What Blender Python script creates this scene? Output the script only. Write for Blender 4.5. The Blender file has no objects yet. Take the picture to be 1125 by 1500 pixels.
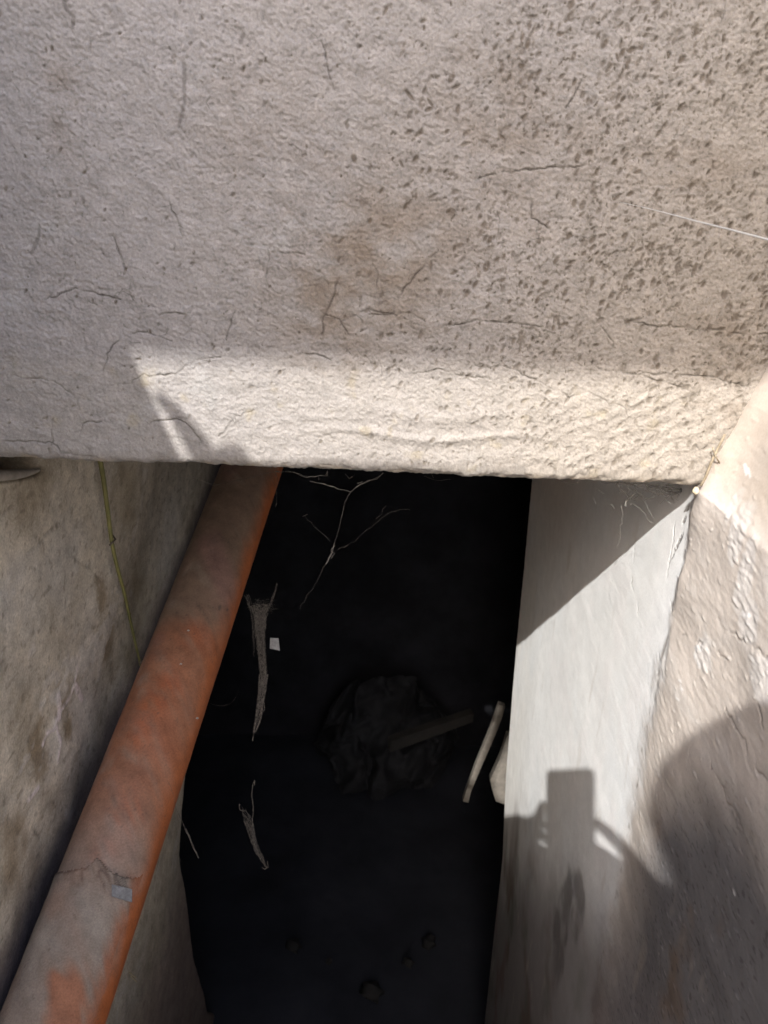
import bpy, math, random
import numpy as np
from mathutils import Vector, Matrix

random.seed(7)
rng = np.random.default_rng(11)
S = bpy.context.scene
COL = S.collection

# ------------------------------------------------------------------ camera
FOC = 1126.0                      # focal length in photo pixels
PITCH = math.radians(22.0)
ROLL = math.atan(0.039)
cR, sR, cP, sP = math.cos(ROLL), math.sin(ROLL), math.cos(PITCH), math.sin(PITCH)
CAM_R = Vector((cR, sR * sP, sR * cP))
CAM_D = Vector((sR, -cR * sP, -cR * cP))
CAM_F = Vector((0, cP, -sP))
cam_data = bpy.data.cameras.new('camera')
cam = bpy.data.objects.new('camera', cam_data)
COL.objects.link(cam)
m = Matrix((CAM_R, -CAM_D, -CAM_F)).transposed().to_4x4()
cam.matrix_world = m
cam_data.sensor_fit = 'VERTICAL'
cam_data.sensor_height = 36.0
cam_data.lens = FOC / 1500 * 36
cam_data.clip_start = 0.01
cam_data.clip_end = 500
cam_data.dof.use_dof = True
cam_data.dof.focus_distance = 0.82
cam_data.dof.aperture_fstop = 11.0
S.camera = cam

# ------------------------------------------------------------------ light
SUN = Vector((0.24284923, 0.73565905, -0.63232113)).normalized()   # travel direction of sunlight
world = bpy.data.worlds.new('World')
S.world = world
world.use_nodes = True
wn = world.node_tree
sky = wn.nodes.new('ShaderNodeTexSky')
sky.sky_type = 'NISHITA'
sky.sun_disc = False
sky.sun_elevation = math.asin(-SUN.z)
sky.sun_rotation = math.atan2(-SUN.x, -SUN.y)
sky.air_density = 1.0
sky.dust_density = 3.0
bg = wn.nodes['Background']
bg.inputs['Strength'].default_value = 0.15
wn.links.new(sky.outputs['Color'], bg.inputs['Color'])
sl = bpy.data.lights.new('sun', 'SUN')
sl.energy = 2.0
sl.angle = math.radians(0.53)
sl.color = (1.0, 0.97, 0.925)
so = bpy.data.objects.new('sun', sl)
so.rotation_euler = SUN.to_track_quat('-Z', 'Y').to_euler()
so.location = (-1, -3, 3)
COL.objects.link(so)
S.view_settings.view_transform = 'Standard'
S.view_settings.look = 'None'
S.view_settings.gamma = 1.0
S.view_settings.exposure = 2.12
S.render.engine = 'CYCLES'
S.cycles.max_bounces = 8
S.cycles.diffuse_bounces = 6

# ------------------------------------------------------------------ helpers
def ray(px, py):
    """direction of a photo pixel (per unit of forward depth)"""
    a = (px - 562.5) / FOC
    b = (py - 750.0) / FOC
    x = a * cR + b * sR
    dn = -a * sR + b * cR
    return np.array([x, cP - dn * sP, -(sP + dn * cP)])

def on_x(p, X):
    r = ray(*p); return r * (X / r[0])
def on_y(p, Y):
    r = ray(*p); return r * (Y / r[1])
def on_z(p, Z):
    r = ray(*p); return r * (Z / r[2])
def at(px, py, dist):
    return ray(px, py) * dist

LX = -0.40       # left pit wall plane
RX = 0.29        # right pit wall plane
LY = 0.66        # plaster lintel face
LB = -0.2305     # lintel bottom edge

def tag(o, label=None, cat=None, group=None, kind=None):
    if label: o['label'] = label
    if cat: o['category'] = cat
    if group: o['group'] = group
    if kind: o['kind'] = kind
    return o

def empty(name, loc, label, cat, group=None):
    o = bpy.data.objects.new(name, None)
    o.location = loc
    COL.objects.link(o)
    return tag(o, label, cat, group)

def link(name, me, mat, parent=None):
    o = bpy.data.objects.new(name, me)
    COL.objects.link(o)
    if mat: me.materials.append(mat)
    if parent:
        o.parent = parent
        o.matrix_parent_inverse = Matrix.Translation(-Vector(parent.location))
    return o

class MB:
    """collects vertices and faces of one mesh"""
    def __init__(s): s.v = []; s.f = []
    def add(s, vs, fs):
        n = len(s.v); s.v += [tuple(map(float, p)) for p in vs]; s.f += [tuple(i + n for i in f) for f in fs]
    def box(s, lo, hi):
        x0, y0, z0 = lo; x1, y1, z1 = hi
        s.add([(x0,y0,z0),(x1,y0,z0),(x1,y1,z0),(x0,y1,z0),(x0,y0,z1),(x1,y0,z1),(x1,y1,z1),(x0,y1,z1)],
              [(0,3,2,1),(4,5,6,7),(0,1,5,4),(1,2,6,5),(2,3,7,6),(3,0,4,7)])
    def tube(s, pts, rad, sides=5):
        pts = [Vector(p) for p in pts]
        if not hasattr(rad, '__len__'): rad = [rad] * len(pts)
        up = Vector((0.31, 0.52, 0.8)).normalized()
        vs = []; fs = []
        for i, p in enumerate(pts):
            t = (pts[min(i+1, len(pts)-1)] - pts[max(i-1, 0)])
            if t.length < 1e-9: t = Vector((0, 0, 1))
            t.normalize()
            a = t.cross(up)
            if a.length < 1e-3: a = t.cross(Vector((1, 0, 0)))
            a.normalize(); b = t.cross(a)
            for k in range(sides):
                q = 2 * math.pi * k / sides
                vs.append(p + (a * math.cos(q) + b * math.sin(q)) * rad[i])
        for i in range(len(pts) - 1):
            for k in range(sides):
                j = (k + 1) % sides
                fs.append((i*sides+k, i*sides+j, (i+1)*sides+j, (i+1)*sides+k))
        fs.append(tuple(range(sides))[::-1])
        fs.append(tuple((len(pts)-1)*sides + k for k in range(sides)))
        s.add(vs, fs)
    def prism(s, poly, off):
        """poly: 3D outline, off: thickness vector"""
        n = len(poly); off = np.array(off, float)
        vs = [np.array(p, float) for p in poly] + [np.array(p, float) + off for p in poly]
        fs = [tuple(range(n))[::-1], tuple(range(n, 2*n))] + [(i, (i+1) % n, n + (i+1) % n, n + i) for i in range(n)]
        s.add(vs, fs)
    def build(s, name, mat, parent=None, smooth=False):
        me = bpy.data.meshes.new(name)
        me.from_pydata(s.v, [], s.f)
        if smooth: me.polygons.foreach_set('use_smooth', [True] * len(me.polygons))
        me.update()
        return link(name, me, mat, parent)

def _hash(ix, iy, seed):
    h = (ix.astype(np.int64) * 374761393 + iy.astype(np.int64) * 668265263 + seed * 1442695041) & 0xffffffff
    h = ((h ^ (h >> 13)) * 1274126177) & 0xffffffff
    h = h ^ (h >> 16)
    return (h & 0xffff) / 65535.0

def pn(x, y, seed=0):
    """2D gradient noise, about -1..1"""
    ix = np.floor(x); iy = np.floor(y); fx = x - ix; fy = y - iy
    u = fx*fx*fx*(fx*(fx*6-15)+10); v = fy*fy*fy*(fy*(fy*6-15)+10)
    def g(dx, dy):
        a = _hash(ix + dx, iy + dy, seed) * 2 * np.pi
        return np.cos(a) * (fx - dx) + np.sin(a) * (fy - dy)
    n0 = g(0, 0) * (1-u) + g(1, 0) * u
    n1 = g(0, 1) * (1-u) + g(1, 1) * u
    return (n0 * (1-v) + n1 * v) * 1.5

def fbm(x, y, seed=0, o=4, gain=0.5):
    s = 0; a = 1; t = 0
    for i in range(o):
        s = s + a * pn(x, y, seed + i * 17); t += a
        a *= gain; x = x * 2.03 + 3.1; y = y * 2.03 + 1.7
    return s / t

def sstep(a, b, x):
    t = np.clip((x - a) / (b - a), 0, 1); return t * t * (3 - 2 * t)

def mix(c, col, w):
    return c * (1 - w[..., None]) + np.array(col) * w[..., None]

def draw_lines(U, V, lines, width, soft, jitter=0.0, seed=0):
    """mask (0..1) of polylines on the parameter plane (U,V); width in metres"""
    M = np.zeros_like(U)
    r = random.Random(seed)
    for ln in lines:
        w = width
        if isinstance(ln, tuple): ln, w = ln
        pts = [ln[0]]
        for a, b in zip(ln[:-1], ln[1:]):
            L = math.hypot(b[0]-a[0], b[1]-a[1]); n = max(1, int(L / 0.0032))
            wx = wy = 0.0
            for k in range(1, n + 1):
                t = k / n
                wx = wx * .72 + r.gauss(0, jitter); wy = wy * .72 + r.gauss(0, jitter)
                pts.append((a[0] + (b[0]-a[0])*t + wx, a[1] + (b[1]-a[1])*t + wy))
        N = len(pts)
        for i in range(N - 1):
            a, b = pts[i], pts[i+1]
            e = (i + .5) / N
            ww = w * (0.35 + 0.9 * math.sin(math.pi * e) ** .6) * r.uniform(.6, 1.25)
            R = ww + soft
            # index window (U varies along axis 0, V along axis 1)
            u = U[:, 0]; v = V[0, :]
            i0, i1 = np.searchsorted(u, [min(a[0], b[0]) - R, max(a[0], b[0]) + R])
            if v[-1] > v[0]:
                j0, j1 = np.searchsorted(v, [min(a[1], b[1]) - R, max(a[1], b[1]) + R])
            else:
                j0, j1 = len(v) - np.searchsorted(v[::-1], [max(a[1], b[1]) + R, min(a[1], b[1]) - R])
            if i1 <= i0 or j1 <= j0: continue
            UU = U[i0:i1, j0:j1]; VV = V[i0:i1, j0:j1]
            dx, dy = b[0]-a[0], b[1]-a[1]; L2 = dx*dx + dy*dy + 1e-12
            t = np.clip(((UU-a[0])*dx + (VV-a[1])*dy) / L2, 0, 1)
            dd = np.hypot(UU - a[0] - t*dx, VV - a[1] - t*dy)
            M[i0:i1, j0:j1] = np.maximum(M[i0:i1, j0:j1], 1 - sstep(ww*.5, ww*.5 + soft, dd))
    return M

def splats(U, V, pts):
    """pts: (u, v, long, short, angle, strength) soft ellipses"""
    M = np.zeros_like(U)
    u = U[:, 0]; v = V[0, :]; rev = v[-1] < v[0]
    for (a, b, l, s_, ang, st) in pts:
        R = l * 1.5
        i0, i1 = np.searchsorted(u, [a - R, a + R])
        if rev: j0, j1 = len(v) - np.searchsorted(v[::-1], [b + R, b - R])
        else: j0, j1 = np.searchsorted(v, [b - R, b + R])
        if i1 <= i0 or j1 <= j0: continue
        x = U[i0:i1, j0:j1] - a; y = V[i0:i1, j0:j1] - b
        c, q = math.cos(ang), math.sin(ang)
        d = np.hypot((x*c + y*q) / l, (-x*q + y*c) / s_)
        M[i0:i1, j0:j1] = np.maximum(M[i0:i1, j0:j1], st * (1 - sstep(.55, 1.15, d)))
    return M

def grid_mesh(name, P, colr, mat, parent=None, flip=False, keep=None):
    n, mm = P.shape[:2]
    idx = np.arange(n * mm).reshape(n, mm)
    q = np.stack([idx[:-1, :-1], idx[1:, :-1], idx[1:, 1:], idx[:-1, 1:]], -1).reshape(-1, 4)
    if flip: q = q[:, ::-1]
    V = P.reshape(-1, 3); Cc = colr.reshape(-1, 3)
    if keep is not None:
        q = q[keep.reshape(-1)]
        used, inv = np.unique(q, return_inverse=True)
        V = V[used]; Cc = Cc[used]; q = inv.reshape(-1, 4)
    me = bpy.data.meshes.new(name)
    nv = len(V); nf = len(q)
    me.vertices.add(nv); me.vertices.foreach_set('co', V.astype(np.float32).ravel())
    me.loops.add(nf * 4); me.loops.foreach_set('vertex_index', q.astype(np.int32).ravel())
    me.polygons.add(nf)
    me.polygons.foreach_set('loop_start', np.arange(0, nf*4, 4, dtype=np.int32))
    me.polygons.foreach_set('loop_total', np.full(nf, 4, dtype=np.int32))
    me.polygons.foreach_set('use_smooth', np.ones(nf, dtype=bool))
    me.update(calc_edges=True)
    at_ = me.attributes.new('albedo', 'FLOAT_COLOR', 'POINT')
    C4 = np.ones((nv, 4), np.float32); C4[:, :3] = np.clip(Cc, 0.004, 0.85)
    at_.data.foreach_set('color', C4.ravel())
    me.validate()
    return link(name, me, mat, parent)

# ------------------------------------------------------------------ materials
def nodes(name):
    mt = bpy.data.materials.new(name); mt.use_nodes = True
    nt = mt.node_tree
    return mt, nt, nt.nodes['Principled BSDF']

def mat_attr(name, rough=0.9, fine=420, bump=0.35, var=0.10, dist=0.0006, spec=0.25):
    """albedo from the mesh's own stain map, grain and fine relief from noise nodes"""
    mt, nt, b = nodes(name)
    N, L = nt.nodes, nt.links
    at_ = N.new('ShaderNodeAttribute'); at_.attribute_name = 'albedo'
    tc = N.new('ShaderNodeTexCoord')
    n1 = N.new('ShaderNodeTexNoise'); n1.inputs['Scale'].default_value = fine; n1.inputs['Detail'].default_value = 5
    n1.inputs['Roughness'].default_value = .65
    n2 = N.new('ShaderNodeTexNoise'); n2.inputs['Scale'].default_value = fine * .12; n2.inputs['Detail'].default_value = 6
    L.new(tc.outputs['Object'], n1.inputs['Vector']); L.new(tc.outputs['Object'], n2.inputs['Vector'])
    r1 = N.new('ShaderNodeMapRange'); r1.inputs['From Min'].default_value = .3; r1.inputs['From Max'].default_value = .7
    r1.inputs['To Min'].default_value = 1 - var * 1.6; r1.inputs['To Max'].default_value = 1 + var
    L.new(n1.outputs['Fac'], r1.inputs['Value'])
    r2 = N.new('ShaderNodeMapRange'); r2.inputs['From Min'].default_value = .3; r2.inputs['From Max'].default_value = .7
    r2.inputs['To Min'].default_value = 1 - var; r2.inputs['To Max'].default_value = 1 + var
    L.new(n2.outputs['Fac'], r2.inputs['Value'])
    mu = N.new('ShaderNodeMath'); mu.operation = 'MULTIPLY'
    L.new(r1.outputs[0], mu.inputs[0]); L.new(r2.outputs[0], mu.inputs[1])
    vm = N.new('ShaderNodeVectorMath'); vm.operation = 'SCALE'
    L.new(at_.outputs['Color'], vm.inputs[0]); L.new(mu.outputs[0], vm.inputs['Scale'])
    L.new(vm.outputs[0], b.inputs['Base Color'])
    bp = N.new('ShaderNodeBump'); bp.inputs['Strength'].default_value = bump; bp.inputs['Distance'].default_value = dist
    L.new(n1.outputs['Fac'], bp.inputs['Height']); L.new(bp.outputs['Normal'], b.inputs['Normal'])
    b.inputs['Roughness'].default_value = rough
    b.inputs['Specular IOR Level'].default_value = spec
    return mt

def mat_noise(name, c1, c2, scale=8, rough=.85, bump=.3, dist=.004, metal=0, spec=.3, trans=0):
    mt, nt, b = nodes(name)
    N, L = nt.nodes, nt.links
    tc = N.new('ShaderNodeTexCoord')
    n1 = N.new('ShaderNodeTexNoise'); n1.inputs['Scale'].default_value = scale; n1.inputs['Detail'].default_value = 8
    n1.inputs['Roughness'].default_value = .62
    L.new(tc.outputs['Object'], n1.inputs['Vector'])
    cr = N.new('ShaderNodeValToRGB')
    cr.color_ramp.elements[0].position = .32; cr.color_ramp.elements[0].color = (*c1, 1)
    cr.color_ramp.elements[1].position = .68; cr.color_ramp.elements[1].color = (*c2, 1)
    L.new(n1.outputs['Fac'], cr.inputs['Fac']); L.new(cr.outputs['Color'], b.inputs['Base Color'])
    bp = N.new('ShaderNodeBump'); bp.inputs['Strength'].default_value = bump; bp.inputs['Distance'].default_value = dist
    L.new(n1.outputs['Fac'], bp.inputs['Height']); L.new(bp.outputs['Normal'], b.inputs['Normal'])
    b.inputs['Roughness'].default_value = rough; b.inputs['Metallic'].default_value = metal
    b.inputs['Specular IOR Level'].default_value = spec
    if trans: b.inputs['Transmission Weight'].default_value = trans
    return mt

M_plaster = mat_attr('rough_plaster', .93, 620, .5, .13, .0009)
M_white = mat_attr('whitewashed_wall', .9, 420, .25, .05, .0004)
M_brown = mat_attr('old_render', .9, 300, .6, .18, .0010)
M_pipe = mat_attr('orange_plastic_pipe', .62, 420, .2, .16, .0003, .35)
M_crust = mat_attr('cement_crust', .95, 500, .6, .14, .0009)
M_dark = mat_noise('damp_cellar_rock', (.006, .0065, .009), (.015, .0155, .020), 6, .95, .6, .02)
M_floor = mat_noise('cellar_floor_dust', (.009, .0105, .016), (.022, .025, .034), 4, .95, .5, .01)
M_fleck = mat_noise('light_fleck_pale', (.10, .09, .078), (.155, .138, .118), 60, .92, .4, .006)  # pale tone of the added pieces that stand in for sun flecks
M_conc = mat_noise('yard_concrete', (.54, .51, .46), (.66, .63, .58), 5, .93, .4, .004)
M_canopy = mat_noise('canopy_plaster', (.62, .60, .56), (.70, .68, .64), 3, .9, .2, .003)
M_web = mat_noise('cobweb_silk', (.11, .10, .09), (.28, .265, .245), 200, .9, 0)
M_webd = mat_noise('dusty_cobweb', (.035, .031, .028), (.21, .19, .17), 260, .95, .2, .0004)
M_thread = mat_noise('white_thread', (.34, .33, .31), (.46, .45, .43), 60, .8, 0)
M_paper = mat_noise('paper_scrap', (.13, .13, .135), (.26, .26, .27), 160, .85, .2, .0003)
M_wire = mat_noise('yellow_green_wire', (.13, .125, .045), (.23, .21, .08), 30, .55, .1, .0004)
M_staple = mat_noise('rusty_staple', (.07, .055, .045), (.16, .13, .11), 200, .7, .3, .0004)
M_twig = mat_noise('dry_twig', (.14, .11, .07), (.28, .235, .17), 120, .9, .5, .0005)
M_cocoon = mat_noise('spider_cocoon', (.34, .29, .20), (.50, .44, .33), 150, .95, .6, .0006)
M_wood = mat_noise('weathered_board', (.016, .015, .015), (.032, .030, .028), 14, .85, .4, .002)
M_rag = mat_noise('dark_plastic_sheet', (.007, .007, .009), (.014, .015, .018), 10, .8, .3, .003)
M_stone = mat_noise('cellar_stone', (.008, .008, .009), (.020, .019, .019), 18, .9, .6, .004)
M_skin = mat_noise('skin', (.42, .25, .18), (.48, .30, .22), 12, .5, .1, .001)
M_cloth = mat_noise('navy_cotton', (.03, .04, .07), (.05, .06, .10), 40, .9, .3, .001)
M_hair = mat_noise('dark_hair', (.02, .014, .01), (.05, .035, .025), 90, .5, .5, .002)
M_phone = mat_noise('phone_case', (.015, .015, .018), (.02, .02, .024), 10, .3, 0, .001)
M_leaf = mat_noise('dry_straw', (.25, .2, .12), (.42, .36, .25), 150, .85, .2, .0005)

# ------------------------------------------------------------------ the lintel (plaster beam across the opening)
def pl(pts, Y=LY):            # photo pixels -> (x, z) on the lintel face
    return [(float(on_y(p, Y)[0]), float(on_y(p, Y)[2])) for p in pts]

def build_lintel():
    xs = np.concatenate([np.linspace(-.62, -.375, 24)[:-1], np.arange(-.375, .345, .00082), np.linspace(.345, .62, 24)])
    # profile: down the front face, round the bottom edge, back along the underside
    zf = np.concatenate([np.linspace(1.07, .175, 50)[:-1], np.arange(.175, LB + .012, -.00082)])
    r = .010
    prof = [(LY, z, -1, 0) for z in zf]
    for k in range(1, 13):
        a = math.pi / 2 * k / 12
        prof.append((LY + r - r * math.cos(a), LB + r - r * math.sin(a) , -math.cos(a), -math.sin(a)))
    for y in np.concatenate([np.arange(LY + r + .002, LY + .06, .002), np.linspace(LY + .06, 1.44, 30)]):
        prof.append((y, LB, 0, -1))
    prof = np.array(prof)
    sl_ = np.concatenate([[0], np.cumsum(np.hypot(np.diff(prof[:, 0]), np.diff(prof[:, 1])))])
    V1 = 1.07 - sl_                                          # arc-length coordinate, equals z on the face
    U, V = np.meshgrid(xs, V1, indexing='ij')
    PY = np.broadcast_to(prof[:, 0], U.shape); PZ = np.broadcast_to(prof[:, 1], U.shape)
    NY = np.broadcast_to(prof[:, 2], U.shape); NZ = np.broadcast_to(prof[:, 3], U.shape)
    # relief
    h = fbm(U*7, V*7, 1, 3) * .004
    h += fbm(U*60 + .6*V*60, V*90, 5, 3) * .0011 * (1 + .5 * fbm(U*9, V*9, 71, 2))
    flake = fbm(U*170, V*230, 9, 3)
    smooth_area = sstep(.05, .5, fbm(U*6, V*6, 33, 2) + .15 - .5*sstep(-.15, .25, U))
    h += (np.abs(flake) * -1 + .3) * .0013 * (1 - .8 * smooth_area)
    h += (.25 - np.abs(fbm(U*75, V*95, 14, 3))) * .0009 * (1 - .6 * smooth_area)
    h += fbm(U*330, V*330, 12, 3) * .0010
    h = h * (1 - .25 * (1 - sstep(-.15, -.11, V)))
    # soft horizontal trowel ridges near the bottom edge
    for (px, py, L, w, a) in [(620, 606, .16, .006, .0016), (590, 638, .17, .004, .0018), (700, 640, .12, .003, .0012),
                              (760, 672, .15, .006, .0012), (470, 616, .10, .004, .0010)]:
        c = on_y((px, py), LY)
        h += a * np.exp(-((U - c[0]) / L) ** 2 * 3) * np.exp(-((V - c[2] + .004*np.sin(U*40)) / w) ** 2)
    # diagonal brush marks at the right end
    ang = U * 90 - V * 150
    h += np.sin(ang * 3 + 4 * fbm(U*30, V*30, 3, 2)) * .0004 * sstep(.05, .2, U) * (1 - sstep(-.16, -.10, V))
    # crumbly bottom arris
    near = np.exp(-((V - LB) / .009) ** 2)
    h += near * (fbm(U*42, V*42, 40, 4) * .0032 - .001)
    # pits: elongated, leaning, denser to the right
    pits = []
    r_ = random.Random(3)
    n = 0
    while n < 6200:
        u = r_.uniform(-.40, .36); v = r_.uniform(-.22, .20)
        dens = .10 + .9 * float(sstep(-.08, .20, np.array(u))) * (.45 + .55 * float(sstep(-.17, -.08, np.array(v))))
        cl = .5 + .9 * float(fbm(np.array([u*14.]), np.array([v*14.]), 88, 2)[0])
        if r_.random() > dens * cl: continue
        big = r_.random() ** 3.2 * 1.05
        l = (.0008 + .0034 * big) * (1 if u > -.05 else .7)
        pits.append((u, v, l, l * r_.uniform(.35, .62), math.radians(r_.gauss(58, 22)), r_.uniform(.45, 1)))
        n += 1
    for (px, py, l, s_, a) in [(765, 55, .004, .002, 70), (735, 200, .005, .0022, -30), (765, 225, .003, .0015, 20), (1035, 97, .0045, .003, 60),
                               (965, 195, .005, .002, 62), (915, 345, .0045, .003, 50), (885, 345, .003, .0015, 50), (868, 335, .003, .0015, 50),
                               (892, 100, .006, .002, 55), (905, 85, .005, .002, -60), (830, 170, .004, .001, 60), (745, 60, .003, .0015, 10),
                               (925, 405, .005, .0022, 55), (700, 392, .004, .002, 80), (1100, 25, .005, .002, 75), (620, 30, .004, .002, 30),
                               (565, 15, .006, .002, 60), (600, 140, .008, .002, -45), (630, 150, .006, .0015, -50), (1120, 530, .006, .003, 40)]:
        c = on_y((px, py), LY); pits.append((c[0], c[2], l * .75, s_ * .75, math.radians(a), .9))
    PT = splats(U, V, pits)
    h -= PT * .0013
    # cracks
    cr = [pl(q) for q in [
        [(20,548),(60,552),(90,565),(110,585),(118,598)],
        [(160,566),(190,560),(210,552),(240,549),(262,547),(274,535),(290,525),(322,524)],
        [(218,622),(232,615),(250,613),(265,615),(280,628),(297,648)],
        [(440,519),(455,517),(470,518),(487,528)], [(548,520),(556,532),(559,545)],
        [(600,553),(613,546),(643,541),(664,546),(690,553),(712,553)],
        [(690,537),(708,538),(743,539),(760,546),(778,555),(813,569),(830,580),(833,583),(848,577),(863,575),(893,587),(913,600),(920,612)],
        [(865,530),(873,540),(913,547),(963,557),(1003,570),(1020,580)], [(940,545),(1000,548),(1050,556),(1095,566)],
        [(62,438),(90,430),(110,424),(135,427),(178,437)], [(196,440),(190,432),(192,410),(170,360)],
        [(395,424),(390,412),(393,380),(392,364)], [(392,366),(420,369),(446,367)],
        [(344,456),(337,478),(331,495)], [(472,500),(476,465),(490,432),(497,405)], [(470,455),(495,466),(512,490)],
        [(118,632),(124,618),(150,618)], [(0,652),(6,646),(60,649),(78,650),(90,662),(130,668)], [(75,652),(74,630),(80,612)],
        [(20,665),(32,658),(45,662)], [(250,300),(262,330),(270,345)], [(165,345),(185,395),(196,420)],
        [(540,460),(575,462),(600,459),(625,468)], [(900,466),(960,478),(1020,482),(1090,490),(1125,492)],
        [(700,262),(760,250),(810,243),(860,240)], [(880,478),(900,500),(893,520)], [(545,385),(552,400),(552,420)],
        [(233,462),(255,455),(270,458)], [(190,490),(215,487),(232,492),(250,500)], [(175,498),(160,520),(150,545)],
        [(470,60),(478,90),(486,120)], [(855,110),(830,160)], [(780,295),(782,320),(800,335)], [(320,640),(345,612),(372,600)],
        [(500,470),(540,455),(575,462)], [(640,370),(610,400),(585,440)], [(645,480),(700,470),(760,474),(790,480)]]]
    rc = random.Random(21); cr_faint = []
    for q0 in list(cr):                                    # side branches run off the main cracks
        for _ in range(rc.randint(1, 3)):
            a0 = rc.choice(q0); an = rc.uniform(0, 6.28); q = [a0]
            for k in range(rc.randint(2, 5)):
                an += rc.gauss(0, .7); q.append((q[-1][0] + .006 * math.cos(an), q[-1][1] + .005 * math.sin(an)))
            cr_faint.append(q)
    for _ in range(70):
        u = rc.uniform(-.38, .34); v = rc.uniform(-.22, .18); a = rc.uniform(0, 6.28); q = [(u, v)]
        for k in range(rc.randint(2, 6)):
            a += rc.gauss(0, .6); u += .008 * math.cos(a); v += .006 * math.sin(a); q.append((u, v))
        cr_faint.append(q)
    CR0 = draw_lines(U, V, cr_faint, .00015, .0007, .0008, 6) * sstep(-.3, .5, fbm(U*70, V*70, 78, 2))
    CR = draw_lines(U, V, cr, .00040, .00062, .0007, 5) * (.25 + .75 * sstep(-.4, .4, fbm(U*45, V*45, 77, 3)))
    hairs = draw_lines(U, V, [pl(q) for q in [[(93,0),(98,14),(106,26),(105,40)], [(269,92),(272,112),(270,135)], [(271,140),(268,165),(262,188)],
                                             [(352,62),(356,50)], [(58,330),(56,345),(45,372)]]], .0016, .0012, .0004, 9)
    h -= CR * .0016 + hairs * .0004
    # colour
    base = np.empty(U.shape + (3,)); base[:] = (.485, .447, .418)
    t = fbm(U*5, V*5, 51, 4)
    base *= (1 + .12 * t)[..., None]
    base = mix(base, (.455, .435, .44), .6 * (1 - sstep(-.2, .0, U + .1*t)))        # cooler on the left
    base = mix(base, (.50, .435, .355), .6 * sstep(.02, .25, U + .3*(-V-.1)))       # warmer on the right
    for (px, py, rx, rz, w) in [(520, 420, .07, .05, .5), (560, 370, .05, .06, .35), (760, 200, .06, .03, .35), (90, 150, .012, .03, .45),
                                (690, 110, .05, .02, .3), (1000, 245, .06, .015, .4), (1060, 600, .03, .04, .5), (480, 480, .03, .04, .45),
                                (650, 330, .1, .04, .25), (1090, 480, .06, .015, .35), (380, 180, .05, .04, .2)]:
        c = on_y((px, py), LY)
        g = np.exp(-((U - c[0]) / rx) ** 2 - ((V - c[2]) / rz) ** 2) * sstep(-.35, .45, fbm(U*26, V*40, 60, 4) + .1)
        base = mix(base, (.27, .20, .14), w * 1.15 * g)
    pale = sstep(.25, .6, fbm(U*15, V*15, 91, 4))
    base = mix(base, (.58, .575, .57), .5 * pale * (1 - sstep(.05, .25, U)))
    # fine dirt caught in the hollows of the render
    base *= (1 - .22 * sstep(.1, .6, np.abs(flake)) * (1 - .5*smooth_area) * sstep(-.3, .1, U + .25))[..., None]
    fine = fbm(U*320 + V*160, V*420, 95, 2)
    base = mix(base, (.20, .165, .13), .55 * sstep(.28, .55, fine) * sstep(-.15, .2, U))
    base = mix(base, (.15, .115, .082), .86 * PT * sstep(-1.2, .1, fbm(U*200, V*200, 97, 2)))
    base = mix(base, (.10, .085, .07), .55 * CR0)
    base = mix(base, (.075, .06, .05), .70 * CR)
    base = mix(base, (.16, .14, .13), .55 * hairs)
    # paler band low down, yellowish spots
    low = (1 - sstep(-.150, -.125, V + .006 * t)) * sstep(-.26, -.2, V)
    base = mix(base, (.56, .52, .45), .35 * low * (.6 + .4 * fbm(U*30, V*30, 19, 3)))
    base = mix(base, (.46, .38, .22), .35 * low * sstep(.25, .6, fbm(U*45, V*45, 23, 3)))
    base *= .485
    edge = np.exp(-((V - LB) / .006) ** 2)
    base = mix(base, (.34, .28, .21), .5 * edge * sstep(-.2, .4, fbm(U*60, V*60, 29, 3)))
    base = mix(base, (.10, .09, .08), sstep(.02, .12, LB - V) * .6)                 # darker underside
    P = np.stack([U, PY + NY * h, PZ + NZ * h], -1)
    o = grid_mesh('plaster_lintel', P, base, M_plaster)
    tag(o, 'rough cracked grey-beige plaster beam wall spanning above the dark opening', 'wall')
    return o
lintel = build_lintel()

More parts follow.
